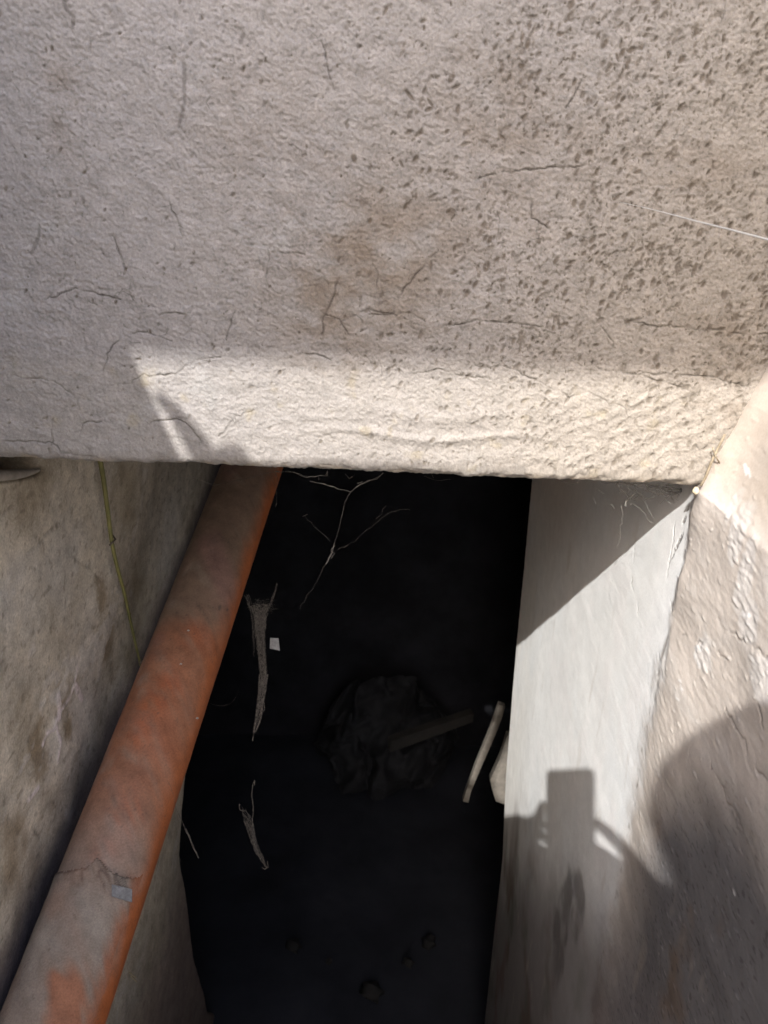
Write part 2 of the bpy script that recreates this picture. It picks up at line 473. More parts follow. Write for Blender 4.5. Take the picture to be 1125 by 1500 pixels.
# ------------------------------------------------------------------ pit side walls
def side_wall(name, side, ys, zs, edge, top, relief, mat, label):
    """inner face at x = side plane, rounding off at its far edge and turning away from the pit"""
    X = RX if side > 0 else LX
    r = .014
    yy = list(ys)                                     # normalised: distance in front of the far edge (negative) .. 0
    tail = [('a', k / 8) for k in range(1, 9)] + [('t', d) for d in (.004, .01, .02, .04, .08, .16, .30)]
    nU = len(yy) + len(tail)
    U = np.zeros((nU, len(zs))); V = np.broadcast_to(zs, U.shape).copy()
    PX = np.zeros_like(U); PY = np.zeros_like(U); NX = np.zeros_like(U); NY = np.zeros_like(U)
    E = edge(zs); Y0 = yy[0]
    YF = 1.05
    for i, t in enumerate(yy):                        # nominal y; beyond YF the rows stretch to the far edge
        y = t + 0 * E if t <= YF else YF + (E - r - YF) * (t - YF) / (yy[-1] - YF)
        U[i] = y; PX[i] = X; PY[i] = y; NX[i] = -side
    for k, (kind, v) in enumerate(tail):
        i = len(yy) + k
        if kind == 'a':
            a = v * math.pi / 2
            U[i] = E - r + r * a; PX[i] = X + side * (r - r * math.cos(a)); PY[i] = E - r + r * math.sin(a)
            NX[i] = -side * math.cos(a); NY[i] = math.sin(a)
        else:
            U[i] = E + .008 + v; PX[i] = X + side * (r + v); PY[i] = E; NY[i] = 1
    Z = V.copy()
    if top is not None:
        T = top(PY)
        zr = (V - zs[0]) / (zs[-1] - zs[0])
        Z = zs[0] + (T - zs[0]) * zr
    # U keeps the y coordinate, V the z coordinate for the relief functions
    NU = np.concatenate([np.array(yy), yy[-1] + np.array([.003*k for k in range(1, 9)]), yy[-1] + .024 + np.array([.004, .01, .02, .04, .08, .16, .30])])
    h, colr, dx = relief(U, Z, NU)
    P = np.stack([PX + NX * h + dx, PY + NY * h, Z], -1)
    return P, colr

def warp_grid(lo, hi, a, b, fine, coarse):
    """coarse outside a..b, fine inside"""
    p = []
    v = lo
    while v < hi:
        p.append(v); v += fine if a <= v <= b else coarse
    p.append(hi); return np.array(p)

YB = -.9
r_edge = lambda z: np.interp(z, [-2.06, -1.80, -1.33, -1.16, -.86, -.50, -.2], [1.25, 1.27, 1.300, 1.365, 1.414, 1.445, 1.46])

def rp(pts):                  # photo pixels -> (y, z) on the right wall
    return [(float(on_x(p, RX)[1]), float(on_x(p, RX)[2])) for p in pts]
def lp(pts):
    return [(float(on_x(p, LX)[1]), float(on_x(p, LX)[2])) for p in pts]

def bands(U, V, R, L):
    return np.exp(-((U) / R) ** 2 - ((V) / L) ** 2)

def right_relief(Y, Z, NU):
    # nominal frame: exact in front of YF, stretched a little towards the far edge
    gy = NU; gz = Z[0]
    A, B = np.meshgrid(gy, gz, indexing='ij')
    cyc = LY + .012 + .010 * fbm(B*9, B*0 + 4.2, 3, 3) + .004 * fbm(A*60, B*60, 8, 2)
    ww = .007 + .045 * sstep(.31, .50, -B)
    front = 1 - sstep(0, 1, (A - cyc - (.004 + .022 * sstep(.31, .50, -B)) * fbm(A*22, B*26, 9, 4)) / ww + .5)                    # 1 = beige coat in front of the lintel plane
    h = fbm(A*4, B*4, 101, 2) * .004 * (.35 + .65*front)
    h += fbm(A*10, B*26, 104, 3) * .0004 * (1 + .2*front)
    h += fbm(A*70, B*170, 107, 3) * .00032 * (.3 + 1.0*front)
    h += front * (.0007 + .0005 * fbm(A*9, B*22, 109, 3))
    # trowelled folds in the beige coat
    fold = fbm(A*6 + .8*fbm(A*4, B*6, 3, 2), B*10, 112, 2)
    h += front * .0022 * sstep(-.3, .7, fold) * sstep(-.75, -.4, B)
    # the crumbled patches that show gravel
    gr = np.zeros_like(A)
    for (px, py, ry, rz) in [(1082, 775, .014, .035), (1090, 845, .014, .04), (1070, 740, .008, .02), (1095, 910, .02, .022),
                             (960, 905, .03, .02), (1030, 960, .02, .02), (1120, 1000, .03, .02)]:
        c = on_x((px, py), RX); gr = np.maximum(gr, np.exp(-((A - c[1]) / ry) ** 2 - ((B - c[2]) / rz) ** 2))
    gr = sstep(.35, .6, gr + .35 * fbm(A*35, B*80, 120, 3)) * front
    peb = []
    r_ = random.Random(5)
    for _ in range(5200):
        y = r_.uniform(.28, .68); z = r_.uniform(-.95, -.12)
        g = gr[np.searchsorted(gy, y) - 1, np.searchsorted(gz, z) - 1]
        if r_.random() < .16 + .84*g:
            l = r_.uniform(.0010, .0028) * (1.2 if g > .4 else .75)
            peb.append((y, z, l * 2.2, l * r_.uniform(.6, .95), r_.uniform(-.3, .3), r_.uniform(.4, 1)))
    PB = splats(A, B, peb)
    h += PB * .0006 + gr * .0003 * fbm(A*120, B*300, 189, 2)
    chips = []
    for (px, py, l, s_, a) in [(1002, 762, .007, .0035, 60), (996, 790, .011, .003, 62), (990, 802, .009, .003, 55), (1008, 745, .006, .0022, 50), (985, 815, .007, .0015, 60)]:
        c = on_x((px, py), RX); chips.append((c[1], c[2], l, s_, math.radians(180 - a), 1.0))
    CH = splats(A, B, chips) * sstep(-.5, .1, fbm(A*240, B*240, 130, 2))
    wch = []
    for (px, py, l, s_) in [(1023, 950, .007, .0045), (1020, 968, .007, .004), (1092, 900, .007, .005), (1096, 918, .005, .003), (1002, 1010, .006, .003),
                            (996, 1022, .005, .003), (1000, 998, .004, .002), (945, 1230, .003, .002), (1078, 1312, .004, .0025), (1108, 640, .012, .009), (1075, 690, .008, .004)]:
        c = on_x((px, py), RX); wch.append((c[1], c[2], l * 1.6, s_ * .8, r_.uniform(-.6, .6), 1.0))
    WC = splats(A, B, wch) * sstep(-.25, .15, fbm(A*90, B*190, 133, 3))
    h += WC * .00025 - CH * .0008
    cr = [rp(q) for q in [[(975,700),(990,760),(985,800),(975,850),(985,900)], [(1060,1040),(1075,1060),(1090,1085),(1105,1120),(1125,1140)],
                          [(1040,1110),(1060,1150),(1085,1200),(1095,1235)], [(1000,930),(1040,945),(1065,975)],
                          [(965,1370),(970,1420),(975,1470)], [(955,1360),(962,1400)], [(1005,1390),(1012,1410)], [(930,790),(925,850),(935,900)],
                          [(1050,905),(1075,930),(1100,950),(1125,960)], [(1110,1030),(1118,1060),(1125,1090)]]]
    CR = draw_lines(A, B, cr, .0005, .0013, .0016, 8) * sstep(-.4, .4, fbm(A*50, B*50, 79, 2))
    h -= CR * .0008
    # vertical brush streaks of the inner limewash
    st = fbm(A*30, B*2.2, 140, 4); st2 = fbm(A*150, B*9, 141, 3)
    h += (1 - front) * (st * .00005 + fbm(A*16, B*42, 149, 3) * .00009 + fbm(A*60, B*140, 150, 3) * .00013 * sstep(-.2,.4,fbm(A*10, B*7, 152, 2)))
    # colour
    C = np.empty(A.shape + (3,)); C[:] = (.84, .85, .85)
    C *= (1 + .02*st + .06*fbm(A*14, B*9, 148, 4))[..., None]
    C = mix(C, (.76, .735, .69), .6 * sstep(1.12, 1.34, A))                           # older greyer coat at the far end
    C = mix(C, (.80, .83, .85), .6 * sstep(0, .6, fbm(A*6, B*4, 143, 3)))
    C = mix(C, (.42, .36, .29), .45 * sstep(.2, .7, fbm(A*9, B*3, 151, 4)) * sstep(-.75, -.55, -B) * 0)
    bc = np.empty(A.shape + (3,)); bc[:] = (.55, .495, .445)
    bc *= (1 + .14 * fbm(A*8, B*14, 145, 4))[..., None]
    bc = mix(bc, (.64, .60, .56), .7 * sstep(.0, .5, fbm(A*9, B*20, 147, 4)))
    bc = mix(bc, (.64, .62, .60), .6 * np.maximum(gr, .5*PB))
    C = C * (1 - front[..., None]) + bc * front[..., None]
    # dirt towards the pit bottom, and the cast shadow deepened in the colour
    n1 = fbm(A*5, B*4, 161, 4)
    deep = sstep(.62, 1.02, -B + .10 * n1 - .18 * (A - .6).clip(0, 1)) 
    shade_dirt = sstep(0, .12, -B + .04*n1 - np.interp(A, [.3, .48, .56, .66], [.36, .375, .43, .57])) * (1 - sstep(.56, .69, A + .03*n1))  # near dirt mixed with the head's shadow, painted into the coat
    C = mix(C, (.095, .095, .105), .9 * np.maximum(shade_dirt, 0))
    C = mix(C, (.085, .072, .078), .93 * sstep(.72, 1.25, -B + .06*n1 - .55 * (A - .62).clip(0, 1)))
    thr = np.interp(A, [.5, .66, .8, 1.32], [.64, .70, .80, 1.30])  # darkening follows the phone and hand shadow edge, painted over lower dirt
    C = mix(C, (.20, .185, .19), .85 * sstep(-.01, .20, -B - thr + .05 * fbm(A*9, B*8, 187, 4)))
    C = mix(C, (.66, .56, .47), .65 * sstep(-.66, -.35, B + .05*n1) * sstep(.9, 1.25, A))  # tan tint over the upper far end
    gnn = fbm(A*7, B*5, 165, 4)
    lowm = sstep(.75, 1.15, -B - .35 * (A - .62).clip(0, 1))
    C = mix(C, (.075, .085, .055), .6 * lowm * sstep(.0, .35, gnn))
    C = mix(C, (.13, .065, .05), .6 * lowm * sstep(.05, .4, fbm(A*6, B*5, 167, 4)))
    C = mix(C, (.16, .10, .055), .5 * shade_dirt * sstep(.15, .5, fbm(A*11, B*8, 169, 4)))
    # dark peeled tongue under the shadow of the hand
    tong = draw_lines(A, B, [(rp([(838,1290),(828,1320),(818,1370),(815,1420),(812,1450)]), .026), (rp([(835,1285),(850,1310),(838,1360)]), .016)], .02, .018, .004, 4)
    tong *= sstep(-.7, .3, fbm(A*22, B*14, 171, 4))
    C = mix(C, (.07, .062, .06), .6 * tong); h -= tong * .001
    grit = fbm(A*100, B*260, 181, 2)
    C = mix(C, (.27, .255, .26), .55 * PB * shade_dirt); C = mix(C, (.04, .035, .035), .5 * shade_dirt * sstep(.25, .5, grit))
    C *= (1 + .30 * .7 * front * fbm(A*14, B*34, 183, 4))[..., None]
    seam_top = sstep(-.245, -.20, B) * front
    C = mix(C, (.36, .30, .24), .7 * seam_top)
    crev = np.exp(-((A - cyc - .002) / .0045) ** 2) * sstep(-.1, .5, fbm(A*60, B*60, 185, 3) + .3 * sstep(-.5, -.28, B) - .25 * sstep(.5, .7, -B))
    C = mix(C, (.16, .13, .11), .7 * crev); h -= crev * .0002
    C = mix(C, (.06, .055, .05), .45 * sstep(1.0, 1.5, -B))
    C = mix(C, (.10, .085, .075), .8 * CH)
    C = mix(C, (.82, .82, .82), .55 * WC)
    C = mix(C, (.16, .13, .11), .55 * CR)
    C = mix(C, (.45, .39, .33), .22 * sstep(.3, .6, fbm(A*30, B*9, 175, 4)))
    hh, CC = h, C
    dx = np.where(Y < LY + .05, 1.0, 0.0) * np.clip(Z + .235, 0, 1) * .33           # wall leans out above the lintel edge
    dx = dx + .0 * Y
    fill = np.exp(-((Y - LY) / .022) ** 2) * sstep(-.30, -.22, Z)                    # rounded fillet against the lintel
    dx = dx - fill * .004
    return hh, CC, dx

def adapt(lo_px, vals): return vals
tR = np.concatenate([np.linspace(YB, .40, 44)[:-1], np.arange(.40, .74, .0012), np.arange(.74, 1.05, .0022), np.linspace(1.05, 1.42, 125)])
zR = np.concatenate([np.linspace(-2.06, -1.0, 170)[:-1], np.arange(-1.0, -.09, .0013), np.linspace(-.09, .60, 40)])
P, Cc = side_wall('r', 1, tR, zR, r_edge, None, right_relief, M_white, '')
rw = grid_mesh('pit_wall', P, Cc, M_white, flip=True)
tag(rw, 'right wall of the pit, sunlit whitewash with beige rough coat nearest the viewer', 'wall')

l_edge = lambda z: np.interp(z, [-2.06, -1.935, -1.64, -1.29, -1.15, -1.04, -.8, -.2], [1.42, 1.34, 1.265, 1.23, 1.318, 1.74, 1.76, 1.78])
l_top = lambda y: np.interp(y, [-.9, -.375, -.36, -.223, -.10, -.006, .099, .4, .66, 3], [.20, .22, .395, .394, .356, .335, .332, .325, .32, .32])

def left_relief(Y, Z, NU):
    h = fbm(Y*4, Z*3, 201, 3) * .008
    h += fbm(Y*15, Z*24, 203, 4) * .0014 + fbm(Y*60, Z*110, 205, 3) * .0008
    C = np.empty(Y.shape + (3,)); C[:] = (.535, .475, .395)
    st = fbm(Y*14, Z*7, 207, 4); st2 = fbm(Y*48, Z*50, 209, 4)
    C *= (1 + .20*st + .22*st2 + .20*fbm(Y*10, Z*20, 231, 4))[..., None]
    big = fbm(Y*4, Z*4, 211, 4)
    C = mix(C, (.58, .55, .52), .7 * sstep(-.1, .5, big))
    C = mix(C, (.29, .235, .16), .75 * sstep(.1, .6, fbm(Y*5, Z*5, 213, 5)))
    C = mix(C, (.22, .17, .10), .7 * sstep(.25, .6, fbm(Y*8, Z*9, 217, 5)))
    # brown runs and pale drips
    def blob(px, py, ry, rz):
        c = on_x((px, py), LX)
        return np.exp(-((Y - c[1]) / ry) ** 2 - ((Z - c[2]) / rz) ** 2)
    br = np.maximum.reduce([blob(60, 1110, .03, .05), blob(160, 940, .03, .06), blob(95, 1040, .025, .05), blob(150, 880, .02, .06), blob(20, 1250, .04, .08)])
    C = mix(C, (.22, .155, .085), .65 * sstep(.15, 1.1, br + .9 * fbm(Y*24, Z*26, 221, 4)))
    def near_line(pts, w):
        M = np.zeros_like(Y); q = lp(pts)
        for a, b in zip(q[:-1], q[1:]):
            dx, dy = b[0]-a[0], b[1]-a[1]; L2 = dx*dx+dy*dy
            t = np.clip(((Y-a[0])*dx + (Z-a[1])*dy) / L2, 0, 1)
            d = np.hypot(Y + .002*st2*2 - a[0] - t*dx, Z - a[1] - t*dy)
            M = np.maximum(M, 1 - sstep(w*.5, w*.5 + .0022, d))
        return M
    wd = np.maximum.reduce([near_line([(116,965),(113,985),(109,1005),(104,1022),(94,1035),(83,1055),(80,1068),(70,1075),(64,1092)], .0035),
                            near_line([(83,1060),(88,1090),(83,1115)], .003), near_line([(86,1020),(88,1035),(87,1052)], .009),
                            near_line([(112,1005),(118,1015),(122,1022)], .009), near_line([(55,1155),(42,1172)], .004)])
    wd *= sstep(-.6, -.1, fbm(Y*150, Z*90, 223, 2))
    C = mix(C, (.70, .62, .63), .92 * wd); h += wd * .001
    ck = np.maximum.reduce([near_line([(88,765),(75,778),(62,785),(55,800)], .004), near_line([(48,1210),(52,1222),(58,1226)], .003), near_line([(0,760),(8,748),(20,742)], .003),
                            near_line([(110,815),(135,832),(150,850)], .0018), near_line([(60,795),(40,810)], .002)])
    C = mix(C, (.12, .10, .085), .55 * ck * sstep(-.4, .3, fbm(Y*90, Z*60, 227, 2))); h -= ck * .0012
    # pale streaky scrapes
    C = mix(C, (.66, .62, .56), .45 * sstep(.25, .5, fbm(Y*24, Z*30, 225, 4)) * sstep(-.3, .3, big))
    peel = sstep(.22, .28, fbm(Y*8, Z*11, 235, 5) * sstep(-.6, .2, fbm(Y*30, Z*60, 237, 2)))
    fl = sstep(.30, .42, fbm(Y*95, Z*120, 239, 2)); C = mix(C, (.70, .66, .60), .45 * fl * sstep(-.2, .3, big))
    fd = sstep(.30, .45, fbm(Y*70, Z*95, 243, 2)); C = mix(C, (.16, .13, .10), .45 * fd)
    C = mix(C, (.64, .60, .57), .45 * peel); h += peel * .0006
    # hollow under the lintel with a rounded lip
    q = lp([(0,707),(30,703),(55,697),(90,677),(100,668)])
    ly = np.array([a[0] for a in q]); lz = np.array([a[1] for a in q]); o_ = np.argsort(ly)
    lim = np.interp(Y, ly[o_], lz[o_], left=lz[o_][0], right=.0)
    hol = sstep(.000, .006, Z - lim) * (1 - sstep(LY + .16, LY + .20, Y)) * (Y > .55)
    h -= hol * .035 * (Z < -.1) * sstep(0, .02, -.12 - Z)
    C = mix(C, (.07, .055, .04), .85 * hol)  # shade of the recess put into its colour
    # darker towards the bottom, painted shade beside the pipe
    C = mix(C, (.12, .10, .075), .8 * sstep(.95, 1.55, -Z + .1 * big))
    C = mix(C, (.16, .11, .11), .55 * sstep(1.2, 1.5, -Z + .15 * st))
    ln = lambda a: a
    sp_ = lp([(-60,1610),(-8,1480),(88,1240),(196,1000),(262,840),(316,700)])         # line of the painted shade behind the pipe
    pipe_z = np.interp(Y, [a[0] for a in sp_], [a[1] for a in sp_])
    pipe_shade = np.where(Z > pipe_z, np.exp(-((Z - pipe_z).clip(.0, 9) / (.048 + .02*st)) ** 2), 1) * sstep(.3, .5, Y)
    pipe_shade = pipe_shade * np.where(Z < pipe_z, 1 - sstep(.10, .18, pipe_z - Z), 1)
    C = mix(C, (.045, .036, .055), .88 * pipe_shade)
    h = h * (1 - sstep(.0, .18, Z))                      # the coping was floated smooth
    dx = np.zeros_like(Y)
    return h, C, dx
tL = np.concatenate([np.linspace(YB, .45, 50)[:-1], np.linspace(.45, 1.05, 240)[:-1], np.linspace(1.05, 1.6, 110)])
zL = np.concatenate([np.linspace(-2.06, -1.0, 210)[:-1], np.linspace(-1.0, -.20, 300)[:-1], np.linspace(-.20, .36, 40)])
# keep z rows true below the lintel: only the rows above z=-.2 stretch to the coping line
def side_left():
    P, C = side_wall('l', -1, tL, zL, l_edge, None, left_relief, M_brown, '')
    z = P[..., 2]; T = l_top(P[..., 1])
    k = np.clip((z + .20) / .56, 0, 1)
    P[..., 2] = np.where(z > -.20, -.20 + (T + .20) * k, z)
    return P, C
P, Cc = side_left()
lw = grid_mesh('pit_wall', P, Cc, M_brown)
tag(lw, 'left wall of the pit in shade behind the orange pipe, streaky brown render', 'wall')

def core(name, parent, boxes, mat):
    b = MB()
    for lo, hi in boxes: b.box(lo, hi)
    return b.build(name, mat, parent)
core('wall_core', rw, [((.345, YB, -2.04), (.60, 1.20, .22)), ((.50, YB, .22), (.60, .60, .6))], M_conc)
core('wall_core', lw, [((-.68, YB, -2.04), (-.44, 1.18, .19)), ((-.68, -.35, .195), (-.425, .6, .312))], M_conc)
core('wall_core', lintel, [((-1.4, LY + .06, LB + .03), (1.4, 1.38, 1.07)), ((-1.4, LY + .002, -.19), (-.62, LY + .06, 1.07)), ((.62, LY + .002, -.19), (1.4, LY + .06, 1.07))], M_canopy)

# ------------------------------------------------------------------ cellar beyond, yard behind the viewer
def rock_sheet(name, o, a, b, nu, nv, amp, seed, mat, label=None, cat=None, kind=None):
    o, a, b = map(np.array, (o, a, b))
    u, v = np.meshgrid(np.linspace(0, 1, nu), np.linspace(0, 1, nv), indexing='ij')
    la, lb = np.linalg.norm(a), np.linalg.norm(b)
    nrm = np.cross(a, b) / (la * lb)
    h = fbm(u*la*3, v*lb*3, seed, 5) * amp
    P = o + u[..., None]*a + v[..., None]*b + h[..., None]*nrm
    ob = grid_mesh(name, P, np.full(P.shape, .04), mat)
    return tag(ob, label, cat, None, kind)
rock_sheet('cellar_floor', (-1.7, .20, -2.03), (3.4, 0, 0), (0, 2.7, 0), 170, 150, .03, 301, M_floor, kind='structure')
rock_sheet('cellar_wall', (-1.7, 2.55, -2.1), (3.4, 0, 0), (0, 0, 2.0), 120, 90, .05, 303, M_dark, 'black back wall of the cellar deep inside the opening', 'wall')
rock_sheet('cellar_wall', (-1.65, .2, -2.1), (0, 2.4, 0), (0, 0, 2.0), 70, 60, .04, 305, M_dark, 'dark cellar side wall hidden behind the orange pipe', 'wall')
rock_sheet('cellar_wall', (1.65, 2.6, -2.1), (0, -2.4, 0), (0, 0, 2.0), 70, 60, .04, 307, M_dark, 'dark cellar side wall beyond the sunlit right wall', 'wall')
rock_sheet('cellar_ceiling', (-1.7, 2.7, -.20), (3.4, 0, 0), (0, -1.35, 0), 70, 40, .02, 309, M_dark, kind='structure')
b = MB()
b.box((-1.75, .15, -2.2), (1.75, 2.7, -2.12)); b.box((-1.75, 2.65, -2.12), (1.75, 2.75, -.1)); b.box((-1.80, .15, -2.12), (-1.72, 2.75, -.1))
b.box((1.72, .15, -2.12), (1.80, 2.75, -.1)); b.box((-1.8, 1.38, -.12), (1.8, 2.75, 0.0))
b.box((-1.8, .16, -2.11), (-.69, 1.375, -.13)); b.box((.61, .16, -2.11), (1.8, 1.375, -.13))
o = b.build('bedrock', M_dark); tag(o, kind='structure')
b = MB()
b.prism([on_y(p, 1.60) for p in [(731,1032),(740,1035),(736,1050),(726,1076),(706,1122),(690,1160),(686,1176),(678,1174),(683,1158),(698,1118),(718,1070)]], (0, .016, 0))
o = b.build('light_streak', M_fleck); tag(o, 'slim pale piece added as a streak of sunlight just left of the sunlit wall edge', 'light_streak')  # added piece standing in for a streak of sunlight
b = MB()
b.prism([on_y(p, 1.58) for p in [(743,1078),(732,1112),(718,1143),(721,1156),(726,1174),(738,1178),(762,1174),(764,1080)]], (0, .02, 0))
o = b.build('light_patch', M_fleck); tag(o, 'pointed pale piece added as a patch of sunlight, half hidden behind the edge of the right wall', 'light_fleck')  # added piece cut to the outline of a sun patch

b = MB(); b.box((-.40, -.9, -2.12), (.30, .20, -1.45))
o = b.build('landing', M_conc); tag(o, kind='structure')
b = MB(); b.box((-60, -60, -1.60), (60, -.9, -1.45)); b.box((-60, -.9, -1.6), (-1.8, 60, -1.45)); b.box((1.8, -.9, -1.6), (60, 60, -1.45))
b.box((-1.8, -.9, -1.6), (-.68, .15, -1.45)); b.box((.60, -.9, -1.6), (1.8, .15, -1.45)); b.box((-1.8, 2.75, -1.6), (1.8, 60, -1.45))
o = b.build('yard_ground', M_conc); tag(o, kind='structure')
# balcony slab overhead: its edge cuts the sun off the upper plaster
cz = on_y((600, 538), LY)
tq = 2.3
ey, ez = cz[1] - SUN.y * tq, cz[2] - SUN.z * tq
b = MB(); b.box((-1.35, ey, ez), (.22, ey + .46, ez + .07))
o = b.build('overhead_beam', M_canopy); tag(o, 'pale concrete beam overhead whose edge shades the upper plaster', 'beam')

# ------------------------------------------------------------------ orange drain pipe
A0 = np.array([-.3399, .5735, -.8432]); A1 = np.array([-.2529, 1.3456, -.4817])
AX = (A1 - A0) / np.linalg.norm(A1 - A0)
PST = A0 - AX * .55; PEN = A1 + AX * .40
PLEN = np.linalg.norm(PEN - PST); PR = .055
pa = np.cross(AX, (0, 0, 1)); pa /= np.linalg.norm(pa)      # towards +x
pb = np.cross(pa, AX)                                       # upwards normal
pipe = empty('drain_pipe', tuple(A0), 'orange plastic drain pipe sloping up along the left wall, dusty and cement smeared', 'pipe')

def pipe_coord(px, py):
    """angle and length on the pipe surface seen at a photo pixel"""
    r = ray(px, py); r = r / np.linalg.norm(r)
    o = -PST
    d_ = r - AX * (r @ AX); o_ = o - AX * (o @ AX)
    a = d_ @ d_; bq = 2 * d_ @ o_; c = o_ @ o_ - PR**2
    disc = bq*bq - 4*a*c
    t = (-bq - math.sqrt(max(disc, 0))) / (2*a)
    p = r * t - PST
    l = p @ AX; q = p - AX * l
    return math.atan2(q @ pb, q @ pa), l

def build_pipe():
    nt, nl = 180, 480
    l1 = np.concatenate([np.linspace(0, .35, 20)[:-1], np.linspace(.35, PLEN - .3, nl - 38), np.linspace(PLEN - .3, PLEN, 20)[1:]])
    th = np.linspace(-math.pi, math.pi, nt)
    T, Lg = np.meshgrid(th, l1, indexing='ij')
    Us = T * PR
    # periodic-safe noise coordinates
    cx, cy = np.cos(T) * PR, np.sin(T) * PR
    def nz(s, seed, o=3): return fbm((cx + Lg*.7) * s + 5, (cy - Lg*.7) * s, seed, o)
    h = nz(20, 401) * .0006 + nz(160, 403, 2) * .00025
    C = np.empty(T.shape + (3,)); C[:] = (.34, .100, .032)
    C *= (1 + .12 * nz(40, 405))[..., None]
    mott = nz(34, 441, 4)
    # dust lies on the upper side
    upn = pb * 1.0
    up = np.sin(T)
    face = np.cos(T - math.radians(118))                     # thickest dust on the side turned up and to the wall
    dn = nz(14, 407, 4)
    dust = sstep(math.radians(2), math.radians(46), T + .40 * dn) * (1 - sstep(math.radians(205), math.radians(235), T + .3*dn))
    dust = np.maximum(dust, 1 - sstep(math.radians(-150), math.radians(-120), T))
    lens = lambda px, py: pipe_coord(px, py)
    mid = np.exp(-((Lg - lens(230, 1060)[1]) / .17) ** 2)
    Lt = lens(262, 930)[1]
    topz = sstep(Lt - .03, Lt + .03, Lg + .03 * dn)
    C = mix(C, (.25, .14, .095), (.88 - .25 * mid) * dust * (1 - topz))
    Ll = lens(160, 1285)[1]
    C = mix(C, (.255, .205, .17), .8 * np.exp(-((Lg - Ll) / .075) ** 2) * dust)
    C = mix(C, (.175, .130, .100), .92 * dust * topz)
    C = mix(C, (.24, .19, .165), .55 * sstep(-.1, .5, nz(11, 447, 4)) * dust * (1 - topz))
    C *= (1 + .22 * mott)[..., None]
    C = mix(C, (.30, .26, .225), .45 * sstep(.1, .6, nz(22, 443, 4)) * dust)
    # bare orange rubs
    for (px, py, rt, rl, w) in [(245, 1010, .020, .03, .9), (215, 1045, .018, .025, .85), (190, 1190, .02, .03, .7), (240, 1100, .02, .05, .4), (150, 1250, .02, .02, .3), (205, 1080, .02, .02, .55), (290, 930, .03, .03, .6)]:
        a, l = lens(px, py)
        g = np.exp(-(((T - a) * PR) / rt) ** 2 - ((Lg - l) / rl) ** 2) * sstep(-.5, .3, nz(60, 411))
        C = mix(C, (.38, .10, .035), w * .75 * g)
    C = mix(C, (.24, .13, .12), .5 * sstep(.1, .5, nz(9, 413, 3)) * dust)            # pinkish grey film
    C *= (1 - .18 * sstep(.2, .6, nz(90, 415, 3)))[..., None]
    # specks of grit
    r_ = random.Random(8); sp = []
    for _ in range(800):
        sp.append((r_.uniform(-.5, 3.1), r_.uniform(.45, PLEN - .4), r_.uniform(.0006, .0022), r_.uniform(.0006, .0014), r_.uniform(0, 3), r_.uniform(.2, .9)))
    for (px, py, s_) in [(322, 890, .006), (333, 893, .004)]:
        a, l = lens(px, py); sp.append((a, l, s_, s_*.6, .5, 1))
    M = np.zeros_like(T)
    for (a, l, q1, q2, an, st) in sp:
        d = np.hypot((T - a) * PR / q2, (Lg - l) / q1); M = np.maximum(M, st * (1 - sstep(.5, 1.2, d)))
    C = mix(C, (.075, .06, .05), .7 * M)
    R = PR + h
    P = PST + AX * Lg[..., None] + (pa * (np.cos(T) * R)[..., None] + pb * (np.sin(T) * R)[..., None])
    grid_mesh('pipe_barrel', P, C, M_pipe, pipe, flip=True)
    b = MB(); b.tube([PST + AX*.001, PEN - AX*.001], PR*.97, 24); b.build('pipe_core', M_pipe, pipe)
    # cement crust on the lower length
    a0, lt = lens(160, 1285); a1, lr = lens(205, 1300); al, ll = lens(110, 1275)
    nt2, nl2 = 150, 330
    T2, L2 = np.meshgrid(np.linspace(math.radians(10), math.radians(215), nt2), np.linspace(.15, lt + .06, nl2), indexing='ij')
    cx, cy = np.cos(T2) * PR, np.sin(T2) * PR
    def n2(s, seed, o=3): return fbm((cx + L2*.7) * s + 5, (cy - L2*.7) * s, seed, o)
    # upper limit of the crust follows the ragged line in the photograph
    tp = [pipe_coord(*p) for p in [(104,1275),(128,1270),(143,1256),(160,1275),(180,1282),(200,1285),(208,1278)]]
    tp.sort(); lim = np.interp(T2, [p[0] for p in tp], [p[1] for p in tp])
    lim = lim + .004 * n2(90, 421)
    right = math.radians(20) - .12 * n2(22, 423) * 2
    # bare again at the lower right and very bottom
    ab, lb_ = pipe_coord(95, 1475)
    bare = np.exp(-(((T2 - ab) * PR) / .030) ** 2 - ((L2 - lb_) / .055) ** 2)
    mask = (L2 < lim) & (T2 > right)
    d_top = np.clip((lim - L2) / .02, 0, 1)
    h2 = .0012 + .0010 * (1 - d_top) + n2(60, 425) * .0005 + n2(200, 426, 2) * .0004
    C2 = np.empty(T2.shape + (3,)); C2[:] = (.275, .235, .20)
    C2 *= (1 + .25 * n2(26, 431, 4))[..., None]
    rim = 1 - sstep(.0, .028, lim - L2)
    C2 = mix(C2, (.155, .13, .115), .55 * rim * sstep(-.4, .2, n2(110, 433)))
    net = 1 - sstep(.0, .16, np.abs(n2(75, 457, 3))); zone = 1 - sstep(.004, .022, np.abs(lim - L2 - .008))
    C2 = mix(C2, (.075, .062, .055), .75 * net * zone * sstep(math.radians(25), math.radians(45), T2) * (1 - sstep(math.radians(92), math.radians(120), T2)))
    line = 1 - sstep(.0006, .0024, np.abs(lim - L2 - .0015))
    C2 = mix(C2, (.05, .042, .04), .85 * line)
    C2 = mix(C2, (.09, .075, .065), .6 * sstep(.38, .6, n2(130, 435)))
    fade = 1 - sstep(0, math.radians(26), T2 - right + .25 * n2(40, 451))
    C2 = mix(C2, (.32, .105, .045), .8 * fade)
    C2 = mix(C2, (.32, .125, .065), .85 * sstep(.35, .8, bare + .45 * n2(30, 427)))
    C2 = mix(C2, (.27, .15, .10), .5 * sstep(.35, 0, np.clip(lim - L2, 0, 1)) * sstep(-.3, .5, n2(16, 453, 4)))
